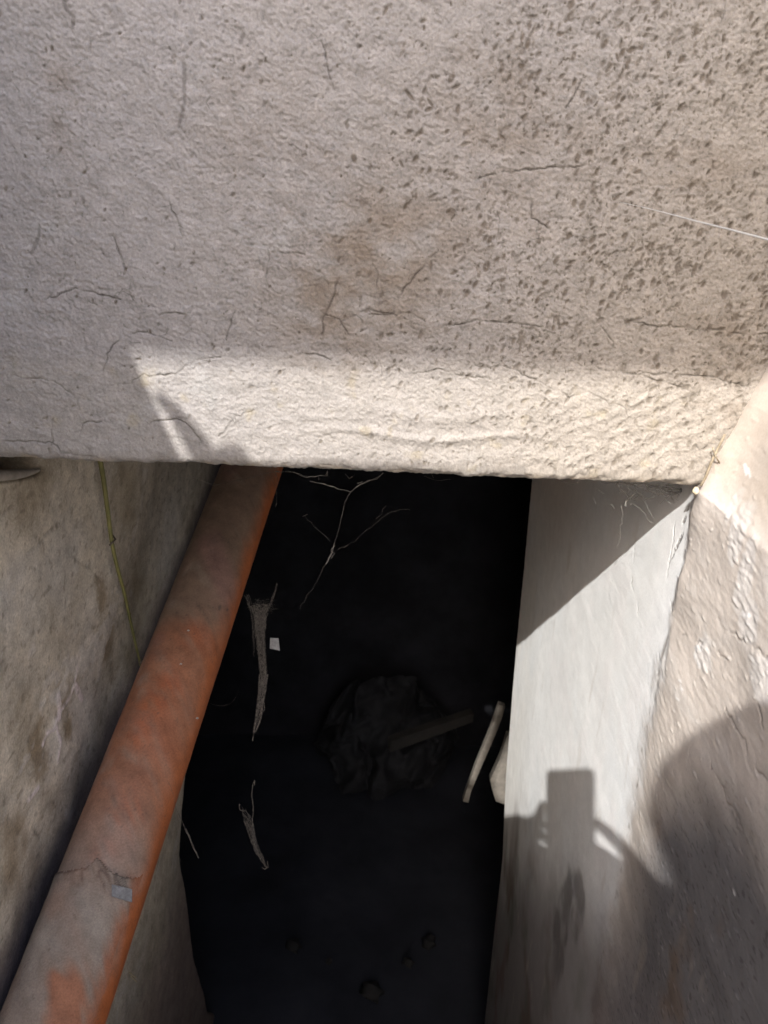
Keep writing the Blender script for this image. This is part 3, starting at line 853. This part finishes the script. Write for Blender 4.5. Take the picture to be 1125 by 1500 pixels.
    h2 = h2 * (1 - .75 * fade)
    R2 = PR + h2
    P2 = PST + AX * L2[..., None] + (pa * (np.cos(T2) * R2)[..., None] + pb * (np.sin(T2) * R2)[..., None])
    keep = mask[:-1, :-1] & mask[1:, 1:] & mask[1:, :-1] & mask[:-1, 1:]
    o = grid_mesh('cement_crust', P2, C2, M_crust, pipe, flip=True, keep=keep)
    o['label'] = 'ragged grey cement crust on the lower length'
build_pipe()

# ------------------------------------------------------------------ wire on the left wall
def resamp(pts, step):
    pts = [np.array(p, float) for p in pts]; out = [pts[0]]
    for i in range(len(pts) - 1):
        p0 = pts[max(i-1, 0)]; p1 = pts[i]; p2 = pts[i+1]; p3 = pts[min(i+2, len(pts)-1)]
        n = max(1, int(np.linalg.norm(p2 - p1) / step))
        for k in range(1, n + 1):
            t = k / n
            out.append(.5 * ((2*p1) + (-p0+p2)*t + (2*p0-5*p1+4*p2-p3)*t*t + (-p0+3*p1-3*p2+p3)*t**3))
    return out
t = empty('wall_wire', tuple(on_x((163, 793), LX + .008)), 'thin yellow-green wire hanging down the left wall towards the pipe', 'wire')
w = [on_x(p, LX + .009) for p in [(140,640),(147,675),(153,712),(158,750),(164,795),(172,832),(182,868),(190,905),(199,945),(206,975)]]
w = resamp(w, .008)
b = MB(); b.tube(w, [.0036 - .0018 * i / len(w) for i in range(len(w))], 8); b.build('wire_strand', M_wire, t, True)
c = on_x((163, 792), LX + .008)
b = MB(); b.tube([c + np.array([0, -.010, -.003]), c + np.array([.004, -.004, 0]), c + np.array([.005, .003, .001]), c + np.array([-.002, .010, .005])], .0014, 6)
b.build('wire_staple', M_staple, t, True)
c = on_x((205, 968), LX + .010)
b = MB(); b.tube([c, c + np.array([.003, 0, -.003]), c + np.array([.002, 0, -.007])], [.002, .0035, .002], 7); b.build('wire_end', M_staple, t, True)
# pale rounded old conduit end in the hollow at the far left
t = MB(); pts = [on_x(p, LX + .004) for p in [(-40,697),(-10,697),(20,695),(42,692),(58,688)]]
pts = resamp(pts, .006); t.tube(pts, [.0055 * (1 - (i / len(pts)) ** 4) + .0006 for i in range(len(pts))], 12)
o = t.build('mortar_roll', mat_noise('grey_mortar', (.20, .18, .16), (.32, .29, .26), 60, .9, .4, .001), None, True)
tag(o, 'rounded grey roll of mortar tucked in the hollow at the far left under the lintel', 'mortar')

# ------------------------------------------------------------------ cobwebs
WEBS = .42
def strand(b, pts, r, jit=.0006, sides=4, step=.004, seed=None):
    rr = random.Random(seed if seed is not None else random.random())
    q = resamp(pts, step); r = r * WEBS
    q = [p + np.array([rr.gauss(0, jit) for _ in range(3)]) for p in q]
    b.tube(q, [max(.00004, r * rr.uniform(.5, 1.4)) for _ in q], sides)
def P_(px, py, d): return at(px, py, d)

# funnel web beside the pipe
fw = empty('cobweb', tuple(P_(380, 900, 1.12)), 'long dusty funnel cobweb hanging beside the pipe, narrowing downward', 'cobweb')
b = MB(); D = 1.12
rr = random.Random(12)
def fcen(t):   # t 0..1 down the funnel, returns px centre, half width
    ys = [885, 905, 930, 960, 990, 1010, 1030, 1050, 1072]
    xs = [381, 381, 381, 384, 386, 384, 381, 379, 373]
    ws = [19, 13, 10, 8.5, 7, 6, 4, 5, 1.5]
    y = 885 + t * 187
    return np.interp(y, ys, xs), y, np.interp(y, ys, ws)
for k in range(520):
    t0 = rr.random() ** 1.9 * .8; ln = rr.uniform(.04, .22)
    ph = rr.uniform(0, 6.28); tw = rr.gauss(0, 2.2)
    pts = []
    for i in range(6):
        t_ = min(1, t0 + ln * i / 5); x, y, w_ = fcen(t_)
        a = ph + tw * i / 5
        rad = w_ * rr.uniform(.45, .95)
        pts.append(P_(x + rad * math.cos(a) * .8, y, D + .001 * rad * math.sin(a)))
    strand(b, pts, rr.uniform(.00018, .00045), .0006, 3, .005, k)
for k in range(26):                                  # the two closed tails
    x0 = -1 + 2 * (k % 2)
    pts = [P_(fcen(q)[0] + x0 * fcen(q)[2] * .8 + rr.gauss(0, .6), fcen(q)[1], D + rr.gauss(0, .001)) for q in (.55, .66, .77, .86, .93, 1.0)]
    strand(b, pts, .0004, .0004, 3, .005, 500 + k)
b.build('funnel_silk', M_webd, fw)
b = MB()
for k in range(10):
    pts = [P_(361 + rr.gauss(0, 2), 872, D), P_(366 + rr.gauss(0, 2), 890, D), P_(372 + rr.gauss(0, 3), 903, D), P_(372, 925 + rr.uniform(0, 40), D)]
    strand(b, pts, .0003, .0008, 3, .005, k)
for k in range(7):
    pts = [P_(406 + rr.gauss(0, .6), 855, D), P_(401 + rr.gauss(0, 1), 872, D), P_(396, 885, D), P_(389 + rr.gauss(0, 3), 897, D)]
    strand(b, pts, .00025, .0005, 3, .005, 30 + k)
for k in range(60):
    a, c_ = rr.uniform(0, 6.28), rr.uniform(0, 6.28)
    x, y = rr.uniform(365, 398), 890 + rr.gauss(0, 6)
    pts = [P_(x, y, D), P_(x + 7*math.cos(a), y + 4*math.sin(a), D), P_(x + 10*math.cos(c_), y + 7*math.sin(c_), D)]
    strand(b, pts, .0002, .0005, 3, .004, 60 + k)
b.build('anchor_threads', M_webd, fw)
b = MB(); strand(b, [P_(x, y, D) for x, y in [(372,1072),(371,1080),(370,1085)]], .0012, .0003, 5, .003, 1); b.build('silk_knot', M_webd, fw)
b = MB(); strand(b, [P_(x, y, D) for x, y in [(381,1018),(387,1030),(387,1040),(380,1046)]], .0009, .0003, 5, .003, 2)
b.build('silk_knot', M_webd, fw)

# torn shred further down
sw = empty('cobweb', tuple(P_(370, 1200, 1.15)), 'torn dusty cobweb shred hanging lower down in the dark below the funnel web', 'cobweb')
b = MB(); D2 = 1.16
for k in range(70):
    t0 = rr.uniform(0, .7); t1 = min(1, t0 + rr.uniform(.15, .5))
    pts = []
    for i in range(5):
        t_ = t0 + (t1 - t0) * i / 4
        x = np.interp(t_, [0, .15, .45, .75, 1], [357, 362, 368, 378, 391]); y = 1183 + t_ * 88
        w_ = np.interp(t_, [0, .12, .5, .8, 1], [5, 7, 5, 4, 1.5])
        pts.append(P_(x + rr.uniform(-w_, w_), y, D2 + rr.gauss(0, .002)))
    strand(b, pts, rr.uniform(.0003, .0007), .0005, 3, .004, k)
for q in [[(350,1178),(352,1186),(358,1188)], [(371,1145),(369,1165),(371,1182),(370,1205),(375,1230)], [(372,1143),(373,1150)], [(391,1270),(388,1273),(384,1270)], [(391,1262),(393,1270),(389,1272)]]:
    for j in range(3): strand(b, [P_(x, y, D2) for x, y in q], .0006, .0005, 4, .004, j)
b.build('torn_silk', M_webd, sw)

# fine web under the lintel edge
WEBS = .27
lw_ = empty('cobweb', tuple(P_(512, 720, .80)), 'thin branching cobweb threads hanging from the middle of the lintel edge', 'cobweb')
b = MB(); D3 = .735
for q, r in [([(418,691),(432,693),(445,698),(452,699),(466,697),(478,697),(480,690)], .0005), ([(466,697),(465,704)], .0003), ([(454,705),(475,710),(490,713),(513,721)], .00045),
             ([(513,721),(525,711),(540,705),(552,700),(562,693)], .0005), ([(513,721),(506,735),(502,750),(498,770),(492,790),(489,802)], .00028), ([(489,795),(487,806),(483,815),(478,825)], .0007),
             ([(491,800),(484,808),(489,812),(483,818)], .0004), ([(478,825),(470,840),(462,856),(450,872),(440,890)], .00014), ([(446,754),(455,766),(468,778),(485,793)], .00020), ([(444,755),(449,753)], .0004),
             ([(565,740),(558,752),(550,760)], .00016), ([(600,745),(570,752),(540,775),(515,795),(495,805)], .00006), ([(507,695),(512,702),(518,696)], .0003), ([(523,708),(530,706)], .0007),
             ([(620,697),(640,704),(660,702)], .0003), ([(630,690),(636,703)], .0003)]:
    for j in range(2 if r > .0003 else 1): strand(b, [P_(x, y, D3 + .02 * (y - 690) / 100) for x, y in q], r, .0005, 4, .003, int(q[0][0]) + j)
b.build('silk_thread', M_web, lw_)

# wisps across the pipe top and left wall
o_ = empty('cobweb', tuple(P_(330, 705, .8)), 'loose curling cobweb wisp across the top of the orange pipe', 'cobweb')
b = MB()
for q, r in [([(262,699),(285,701),(300,706),(315,710),(335,706),(365,700),(395,692),(410,690)], .00035), ([(400,690),(407,700),(404,712)], .0003), ([(392,692),(400,705),(405,722),(404,742)], .0002), ([(403,690),(412,692),(416,690)], .0008)]:
    for j in range(2): strand(b, [P_(x, y, .80) for x, y in q], r, .0004, 4, .004, j)
b.build('silk_thread', M_webd, o_)
# hair-like strand hanging from the pipe
o_ = empty('cobweb', tuple(P_(265, 1150, 1.05)), 'single dusty strand curling off the pipe and hanging below its edge', 'cobweb')
b = MB()
for j in range(2): strand(b, [P_(x, y, 1.0) for x, y in [(190,1123),(210,1124),(230,1130),(246,1145),(254,1165),(258,1185),(266,1202),(274,1220)]], .00035, .0003, 4, .006, j)
for j in range(6): strand(b, [P_(x, y, 1.0) for x, y in [(272,1214),(277,1225),(282,1238),(291,1257)]], .0006, .0006, 4, .004, j)
strand(b, [P_(x, y, 1.0) for x, y in [(256,1195),(258,1220),(260,1245),(264,1262)]], .0006, .0005, 4, .004, 77)
b.build('dusty_strand', M_webd, o_)
o_ = empty('cobweb', tuple(P_(330, 1030, 1.1)), 'faint curved thread in the dark just right of the middle of the pipe', 'cobweb')
b = MB(); strand(b, [P_(x, y, 1.1) for x, y in [(308,1030),(322,1034),(338,1030),(346,1020),(350,1008)]], .0003, .0002, 4, .005, 3); b.build('silk_thread', M_webd, o_)

# webs in the right-hand corner
WEBS = .85
o_ = empty('cobweb', tuple(P_(950, 720, .74)), 'tangled cobwebs in the right corner between lintel edge and sunlit wall', 'cobweb')
b = MB(); D4 = .752
for q, r in [([(903,706),(915,722),(922,728),(930,722)], .0004), ([(922,728),(918,735),(916,742)], .0004), ([(928,708),(936,724),(948,732),(958,728)], .0003), ([(945,708),(950,716),(958,716),(966,711)], .0004),
             ([(960,710),(975,718),(990,722),(1008,717)], .0005), ([(965,716),(975,728),(983,738)], .0003), ([(950,712),(970,714),(995,718),(1012,717)], .0006), ([(975,710),(995,716),(1012,716)], .0005),
             ([(911,740),(911,760),(908,785),(905,800)], .00018), ([(925,735),(940,750),(955,765)], .0002), ([(940,725),(950,745),(958,760)], .00018), ([(875,718),(885,722)], .0002), ([(870,730),(873,738)], .0002), ([(895,735),(900,745)], .0002),
             ([(880,705),(905,707),(940,709),(965,712)], .0005), ([(905,706),(930,712),(960,722),(985,724),(1000,720)], .0004), ([(820,704),(835,710),(850,706)], .0003)]:
    for j in range(3 if r > .0003 else 1): strand(b, [P_(x, y, D4) for x, y in q], r * .8, .0008, 4, .003, int(q[0][1]) + j * 7)
for k in range(26):
    x = rr.uniform(900, 1005); y = 708 + rr.uniform(0, 14)
    strand(b, [P_(x, y, D4), P_(x + rr.uniform(-14, 14), y + rr.uniform(0, 14), D4 + .004), P_(x + rr.uniform(-22, 22), y + rr.uniform(-2, 22), D4 + .01)], .00018, .0006, 3, .004, k)
b.build('silk_thread', M_web, o_)
# bright thread in front of the plaster
o_ = empty('silk_line', tuple(on_y((1020, 323), .60)), 'taut bright spider thread crossing in front of the plaster, upper right', 'cobweb')
b = MB(); q = [on_y((908, 296), .655), on_y((960, 308), .62), on_y((1020, 324), .585), on_y((1080, 339), .555), on_y((1150, 358), .52)]
q = resamp(q, .01); b.tube(q, [.00012 + .00065 * (i / len(q)) ** .8 for i in range(len(q))], 6); b.build('silk_thread', M_thread, o_, True)

# twig and cocoon at the corner
o_ = empty('twig', tuple(on_y((1045, 667), .65)), 'thin dry twig stuck in the corner seam above the right end of the lintel edge', 'twig')
b = MB()
q = [on_y(p, .652) for p in [(1062,636),(1056,648),(1048,664),(1040,682),(1034,698),(1026,712)]]
b.tube(resamp(q, .004), .0012, 6)
b.build('twig_stem', M_twig, o_, True)
b = MB(); b.tube(resamp([on_y(p, .650) for p in [(1044,655),(1048,668),(1054,678)]], .004), .0007, 5); b.build('twig_fork', M_twig, o_, True)
bm_c = MB()
cc = on_y((1019, 719), .652); vs = []; fs = []
for i in range(9):
    for j in range(12):
        a = math.pi * i / 8; q = 2 * math.pi * j / 12
        rad = .0030 * (1 + .12 * math.sin(3*q + i)); vs.append(cc + np.array([rad*math.sin(a)*math.cos(q), rad*math.sin(a)*math.sin(q), rad*1.15*math.cos(a)]))
for i in range(8):
    for j in range(12): fs.append((i*12+j, i*12+(j+1) % 12, (i+1)*12+(j+1) % 12, (i+1)*12+j))
bm_c.add(vs, fs); o_ = bm_c.build('cocoon', M_cocoon, None, True)
tag(o_, 'small pale yellow cocoon at the corner where lintel edge meets right wall', 'cocoon')

# ------------------------------------------------------------------ scraps
def scrap(pxs, dfun, name, label, cat, bulge=.001, mat=M_paper):
    P4 = [dfun(*p) for p in pxs]
    n = 7; vs = []; fs = []
    nrm = np.cross(P4[1] - P4[0], P4[3] - P4[0]); nrm /= np.linalg.norm(nrm)
    if nrm @ P4[0] > 0: nrm = -nrm
    r_ = random.Random(3)
    for s_ in (0, 1):
        for i in range(n):
            for j in range(n):
                u, v = i/(n-1), j/(n-1)
                p = (P4[0]*(1-u) + P4[1]*u)*(1-v) + (P4[3]*(1-u) + P4[2]*u)*v
                p = p + nrm * (bulge * (math.sin(u*3.1+.5) * math.cos(v*2.3) + .3*math.sin(u*9)) + s_*.0004)
                vs.append(p)
    for s_ in (0, 1):
        for i in range(n-1):
            for j in range(n-1):
                k = s_*n*n + i*n + j; q = (k, k+n, k+n+1, k+1); fs.append(q if s_ else q[::-1])
    ring = [(i*n) for i in range(n)] + [(n-1)*n + j for j in range(1, n)] + [i*n + n-1 for i in range(n-2, -1, -1)] + [j for j in range(n-2, 0, -1)]
    for a, c_ in zip(ring, ring[1:] + ring[:1]): fs.append((a, c_, c_ + n*n, a + n*n))
    b = MB(); b.add(vs, fs); o = b.build(name, mat); tag(o, label, cat); return o
scrap([(396,934),(408,935),(410,953),(395,950)], lambda x, y: P_(x, y, 1.10), 'paper_scrap', 'small pale scrap caught in the funnel cobweb in the dark', 'scrap', .0006)
def pipe_pt(px, py, off=.0026):
    a, l = pipe_coord(px, py); R = PR + off
    return PST + AX*l + pa*(math.cos(a)*R) + pb*(math.sin(a)*R)
scrap([(162,1297),(190,1303),(189,1322),(162,1314)], lambda x, y: pipe_pt(x, y, .0042), 'paper_scrap', 'small pale scrap lying on the cement crust of the orange pipe', 'scrap', .0007)

# little bits of grit and straw resting on the pipe and ledge
for i, (px, py, lab) in enumerate([(274, 925, 'tiny white flake resting high on the orange pipe'), (263, 974, 'tiny white flake lying where the pipe turns bare orange'),
                                   (286, 1053, 'tiny pale flake lying near the right edge of the pipe at mid height')]):
    c = pipe_pt(px, py, .0012)
    b = MB(); b.prism([c, c + AX*.002 + pa*.001, c + AX*.0015 + pa*.0035, c + pa*.003], pb*.0012)
    o = b.build('flake', M_thread); tag(o, lab, 'flake', 'pale flakes lying on the pipe')
o_ = empty('dry_straw', tuple(on_x((195, 1430), LX + .01)), 'short dry straws lodged low between pipe and left wall end', 'straw')
for k, q in enumerate([[(189,1424),(199,1432)], [(192,1430),(200,1438)]]):
    b = MB(); b.tube([on_x(p, LX + .012) for p in q], .0010, 5); b.build('straw', M_leaf, o_)

# ------------------------------------------------------------------ things lying deep in the cellar
def crumple(name, cpx, cpy, yy, w, hgt, seed, mat, label, cat):
    nx, nz = 60, 44
    u, v = np.meshgrid(np.linspace(-1, 1, nx), np.linspace(0, 1, nz), indexing='ij')
    c = on_y((cpx, cpy), yy)
    prof = (1 - np.abs(u) ** 2.4) ** .7
    n1 = fbm(u*2.2, v*2.2, seed, 4); rid = 1 - np.abs(fbm(u*3, v*3, seed + 7, 3)) * 2
    X = c[0] + u * w + .05 * n1
    Z = c[2] + v * hgt * prof + .03 * rid
    Y = c[1] - (.30 * (1 - v)) * prof + .10 * n1 - .05 * rid
    P = np.stack([X, Y, Z], -1)
    o = grid_mesh(name, P, np.full(P.shape, .03), mat); tag(o, label, cat); return o
crumple('plastic_sheet', 565, 1085, 2.42, .26, .30, 501, M_rag, 'crumpled dark sheet heaped against the back of the cellar', 'sheet')
b = MB()
p0 = on_y((568, 1094), 2.06); p1 = on_y((688, 1050), 2.14)
dr = (p1 - p0) / np.linalg.norm(p1 - p0); upv = np.array([0, 0, 1.]); sd = np.cross(dr, upv)
b.prism([p0, p1, p1 + upv*.035, p0 + upv*.045], sd * .03)
o = b.build('loose_board', M_wood); tag(o, 'narrow board leaning in the heap at the back of the dark cellar', 'board')
r_ = random.Random(4)
def stone(px, py, rad, label):
    c = on_z((px, py), -2.02 + rad * .5)
    vs = []; fs = []; sd_ = r_.randint(1, 99)
    for i in range(9):
        for j in range(12):
            a = math.pi * i / 8; q = 2 * math.pi * j / 12
            d = np.array([math.sin(a)*math.cos(q), math.sin(a)*math.sin(q), .7*math.cos(a)])
            k = 1 + .25 * math.sin(sd_ + 3*d[0] + 2*d[1]*3 + d[2]*4)
            vs.append(c + d * rad * k)
    for i in range(8):
        for j in range(12): fs.append((i*12+j, i*12+(j+1) % 12, (i+1)*12+(j+1) % 12, (i+1)*12+j))
    b = MB(); b.add(vs, fs); o = b.build('stone', M_stone, None, True)
    tag(o, label, 'stone', 'stones on the cellar floor')
for px, py, rad, lab in [(430, 1385, .022, 'small dark stone on the cellar floor, leftmost of the stones'), (482, 1408, .009, 'tiny paler pebble on the cellar floor right of the leftmost stone'),
                         (628, 1380, .02, 'stone on the dark cellar floor nearest the right wall'), (598, 1410, .016, 'stone on the cellar floor just left of the one nearest the right wall'),
                         (505, 1100, .035, 'larger stone at the foot of the crumpled sheet'), (545, 1452, .03, 'low stone at the bottom centre of the dark floor')]:
    stone(px, py, rad, lab)
# ------------------------------------------------------------------ behind the viewer: what throws the shadows
e1 = np.cross(np.array(SUN), (0, 0, 1)); e1 /= np.linalg.norm(e1); e2 = np.cross(e1, np.array(SUN)); sd = np.array(SUN)
def uvw(u, v, back):          # metres across / up the sunbeam, and metres back towards the sun from the lens
    return u*e1 + v*e2 - back*sd
def uv_on_x(u, v, X):
    q = u*e1 + v*e2; return q + sd * ((X - q[0]) / sd[0])

# unseen boards added outside the left parapet to block and slit the sun
pn_ = empty('sun_blocker', (-.43, -.4, .2), 'unseen boards added to block and slit the sunlight, by the left parapet behind the viewer', 'blocker')
def board(poly, name='board', X=-.415):  # one added sun-blocking piece, cut from its shadow outline
    b = MB(); b.prism([uv_on_x(u/1000, v/1000, X) for u, v in poly], (-.012, 0, 0)); b.build(name, M_wood, pn_)
board([(-394,232),(-377,222),(-350,200),(-342,204),(-333,211),(-320,198),(-318,188),(-356,181),(-360,188),(-376,213)], 'shadow_rail')
board([(-355,181),(-330,192),(-318,199),(-172,234),(-172,150),(-370,150)])
board([(-365,150),(-172,150),(-176,131),(-230,131),(-360,131)])
board([(-345,131),(-230,131),(-286,-125),(-330,-125)])
board([(-203,133),(-163,133),(-168,70),(-210,-40),(-196,-92),(-150,-118),(-150,-150),(-256,-150)])
board([(-292,-118),(-145,-118),(-122,-170),(-120,-420),(-215,-420)])
board([(-228,108),(-200,108),(-203,90),(-232,90)], 'shadow_slat')
board([(-265,-70),(-240,-70),(-245,-92),(-270,-92)], 'shadow_slat')

# the phone in the viewer's hands; the picture is taken through its lens
ph = empty('smartphone', tuple(-CAM_F * .005), 'slim dark phone held upright by the person behind the viewer', 'phone')
def camp(x, yup, back): return np.array(CAM_R) * x - np.array(CAM_D) * yup - np.array(CAM_F) * back
def rrect(x0, x1, y0, y1, r, back):
    out = []
    for cx, cy, a0 in [(x1-r, y1-r, 0), (x0+r, y1-r, 90), (x0+r, y0+r, 180), (x1-r, y0+r, 270)]:
        for k in range(5):
            a = math.radians(a0 + 22.5*k); out.append(camp(cx + r*math.cos(a), cy + r*math.sin(a), back))
    return out
b = MB(); b.prism(rrect(-.052, .021, -.142, .017, .007, .0035), -np.array(CAM_F) * .008); b.build('phone_body', M_phone, ph)
b = MB(); b.prism(rrect(-.050, .019, -.138, .014, .005, .0120), -np.array(CAM_F) * .0008); b.build('phone_screen', mat_noise('phone_glass', (.01,.01,.012), (.012,.012,.014), 5, .1, 0), ph)
b = MB(); b.prism(rrect(-.010, .010, -.024, -.007, .004, .0010), -np.array(CAM_F) * .0024); b.build('camera_bump', M_phone, ph)

def skin_mesh(name, chains, mat, parent=None, levels=1, root=0):
    """chains: lists of (point, radius); a chain may begin with an int = index into the vertex list"""
    vs = []; rs = []; es = []
    for ch in chains:
        prev = None
        for it in ch:
            if isinstance(it, int): prev = it; continue
            p, r = it; vs.append(tuple(map(float, p))); rs.append(r)
            if prev is not None: es.append((prev, len(vs) - 1))
            prev = len(vs) - 1
    me = bpy.data.meshes.new(name); me.from_pydata(vs, es, []); me.update()
    o = link(name, me, mat, parent)
    md = o.modifiers.new('skin', 'SKIN'); md.use_smooth_shade = True; md.branch_smoothing = .3
    for i, sv in enumerate(me.skin_vertices[0].data):
        sv.radius = (rs[i], rs[i]); sv.use_root = (i == root)
    s_ = o.modifiers.new('subd', 'SUBSURF'); s_.levels = levels; s_.render_levels = levels
    return o

person = empty('person', (.06, -.40, -1.45), 'person holding up a phone, seen only as a shadow low on the right wall', 'person')
HC = uvw(.150, .008, .38)                        # head centre
fwd = np.array([0, 1., 0])
neck = HC + np.array([.0, -.055, -.135]); chest = uvw(.045, -.245, .50)
pelvis = chest + np.array([-.075, -.02, -.44])
shR = chest + np.array([.185, .0, .125]); shL = chest + np.array([-.175, .0, .070])
# wrists and hands, placed by where they cross the sunbeam
wrR = uvw(.122, -.135, .075); elR = uvw(.22, -.24, .36)
wrL = uvw(-.150, -.165, .07); elL = uvw(-.205, -.26, .36)
ch = [[(pelvis, .13), (pelvis*.5 + chest*.5 + [0, .01, 0], .125), (chest, .135), (chest + [0, .01, .11], .085), (neck, .052), (HC + [0, -.015, -.06], .068), (HC + [0, 0, .0], .086), (HC + [0, -.005, .055], .074), (HC + [0, -.01, .092], .035)],
      [3, (shR, .058), (shR*.5 + elR*.5, .047), (elR, .042), (elR*.5 + wrR*.5, .038), (wrR, .030)],
      [3, (shL, .058), (shL*.5 + elL*.5, .047), (elL, .042), (elL*.5 + wrL*.5, .038), (wrL, .045)]]
# vertex numbers: 0-8 spine, 9-13 right arm, 14-18 left arm
foot = -1.45
hipR = pelvis + [.10, 0, -.06]; hipL = pelvis + [-.10, 0, -.06]
ch += [[0, (hipR, .095), (np.array([hipR[0] + .01, -.47, -.98]), .060), (np.array([hipR[0] + .01, -.50, foot + .09]), .040), (np.array([hipR[0] + .01, -.49, foot + .045]), .040), (np.array([hipR[0] + .02, -.34, foot + .03]), .030)],
       [0, (hipL, .095), (np.array([hipL[0] - .01, -.47, -.98]), .060), (np.array([hipL[0] - .01, -.50, foot + .09]), .040), (np.array([hipL[0] - .01, -.49, foot + .045]), .040), (np.array([hipL[0] - .02, -.34, foot + .03]), .030)]]
palmR = uvw(.076, -.100, .02); palmL = uvw(-.076, -.115, .02)
ch += [[13, (palmR, .036)], [18, (palmL, .038)]]
pR = 19 + 10; pL = pR + 1
fr = .0085
ch += [[pR, (uvw(.082, -.078, .018), .011), (uvw(.064, -.063, .012), fr), (uvw(.044, -.050, .008), fr), (uvw(.026, -.046, .002), .0075)],
       [pR, (uvw(.076, -.088, .012), .012), (uvw(.060, -.083, -.002), .010), (uvw(.040, -.080, -.006), .0098), (uvw(.020, -.078, -.006), .0085)],
       [pR, (uvw(.074, -.102, .010), .011), (uvw(.058, -.098, -.002), .0095), (uvw(.038, -.095, -.006), fr), (uvw(.018, -.094, -.006), .0075)],
       [pR, (uvw(.078, -.128, .012), .010), (uvw(.060, -.130, .000), fr), (uvw(.040, -.130, -.006), .008), (uvw(.022, -.128, -.006), .007)],
       [pR, (uvw(.090, -.122, .030), .012), (uvw(.066, -.136, .030), .011), (uvw(.040, -.132, .026), .009)],
       [pL, (uvw(-.078, -.100, .018), .012), (uvw(-.056, -.084, .024), .012), (uvw(-.049, -.062, .024), .0105), (uvw(-.044, -.046, .022), .009)],
       [pL, (uvw(-.068, -.096, .006), .013), (uvw(-.052, -.088, -.004), .011), (uvw(-.032, -.080, -.006), fr), (uvw(-.016, -.076, -.006), .0075)],
       [pL, (uvw(-.068, -.112, .006), .013), (uvw(-.050, -.106, -.004), .011), (uvw(-.030, -.102, -.006), fr), (uvw(-.014, -.098, -.006), .0075)],
       [pL, (uvw(-.068, -.128, .006), .010), (uvw(-.050, -.126, -.004), fr), (uvw(-.030, -.124, -.006), fr), (uvw(-.014, -.120, -.006), .0075)],
       [pL, (uvw(-.076, -.142, .006), .010), (uvw(-.056, -.144, -.004), fr), (uvw(-.036, -.142, -.006), .007)]]
body = skin_mesh('body', ch, M_skin, person, 2)
skin_mesh('shirt', [[(pelvis + [0, 0, .02], .185), (pelvis*.5 + chest*.5 + [0, .01, 0], .185), (chest + [-.02, 0, -.02], .165), (chest + [0, .01, .10], .095)],
                    [3, (shR, .068), (shR*.5 + elR*.5, .060), (elR, .054), (elR*.3 + wrR*.7, .044)], [3, (shL, .068), (shL*.5 + elL*.5, .060), (elL, .054), (elL*.12 + wrL*.88, .052)]], M_cloth, person, 2)
skin_mesh('trousers', [[(pelvis + [0, 0, .03], .150), (pelvis + [0, 0, -.03], .14)], [1, (hipR, .10), (np.array([hipR[0] + .01, -.47, -.98]), .075), (np.array([hipR[0] + .01, -.50, foot + .10]), .058)],
                       [1, (hipL, .10), (np.array([hipL[0] - .01, -.47, -.98]), .075), (np.array([hipL[0] - .01, -.50, foot + .10]), .058)]], M_cloth, person, 2)
skin_mesh('hair', [[(HC + [0, -.030, -.05], .080), (HC + [0, -.03, .0], .092), (HC + [0, -.02, .045], .092), (HC + [0, -.01, .085], .066), (HC + [0, 0, .105], .030)]], M_hair, person, 2)
# face: nose and ears as small skinned bumps
skin_mesh('nose', [[(HC + [0, .075, .0], .010), (HC + [0, .092, -.018], .012)]], M_skin, person, 1)
for sx in (-1, 1): skin_mesh('ear', [[(HC + [sx*.070, -.005, .018], .010), (HC + [sx*.074, -.012, -.004], .012), (HC + [sx*.071, -.005, -.022], .008)]], M_skin, person, 1)
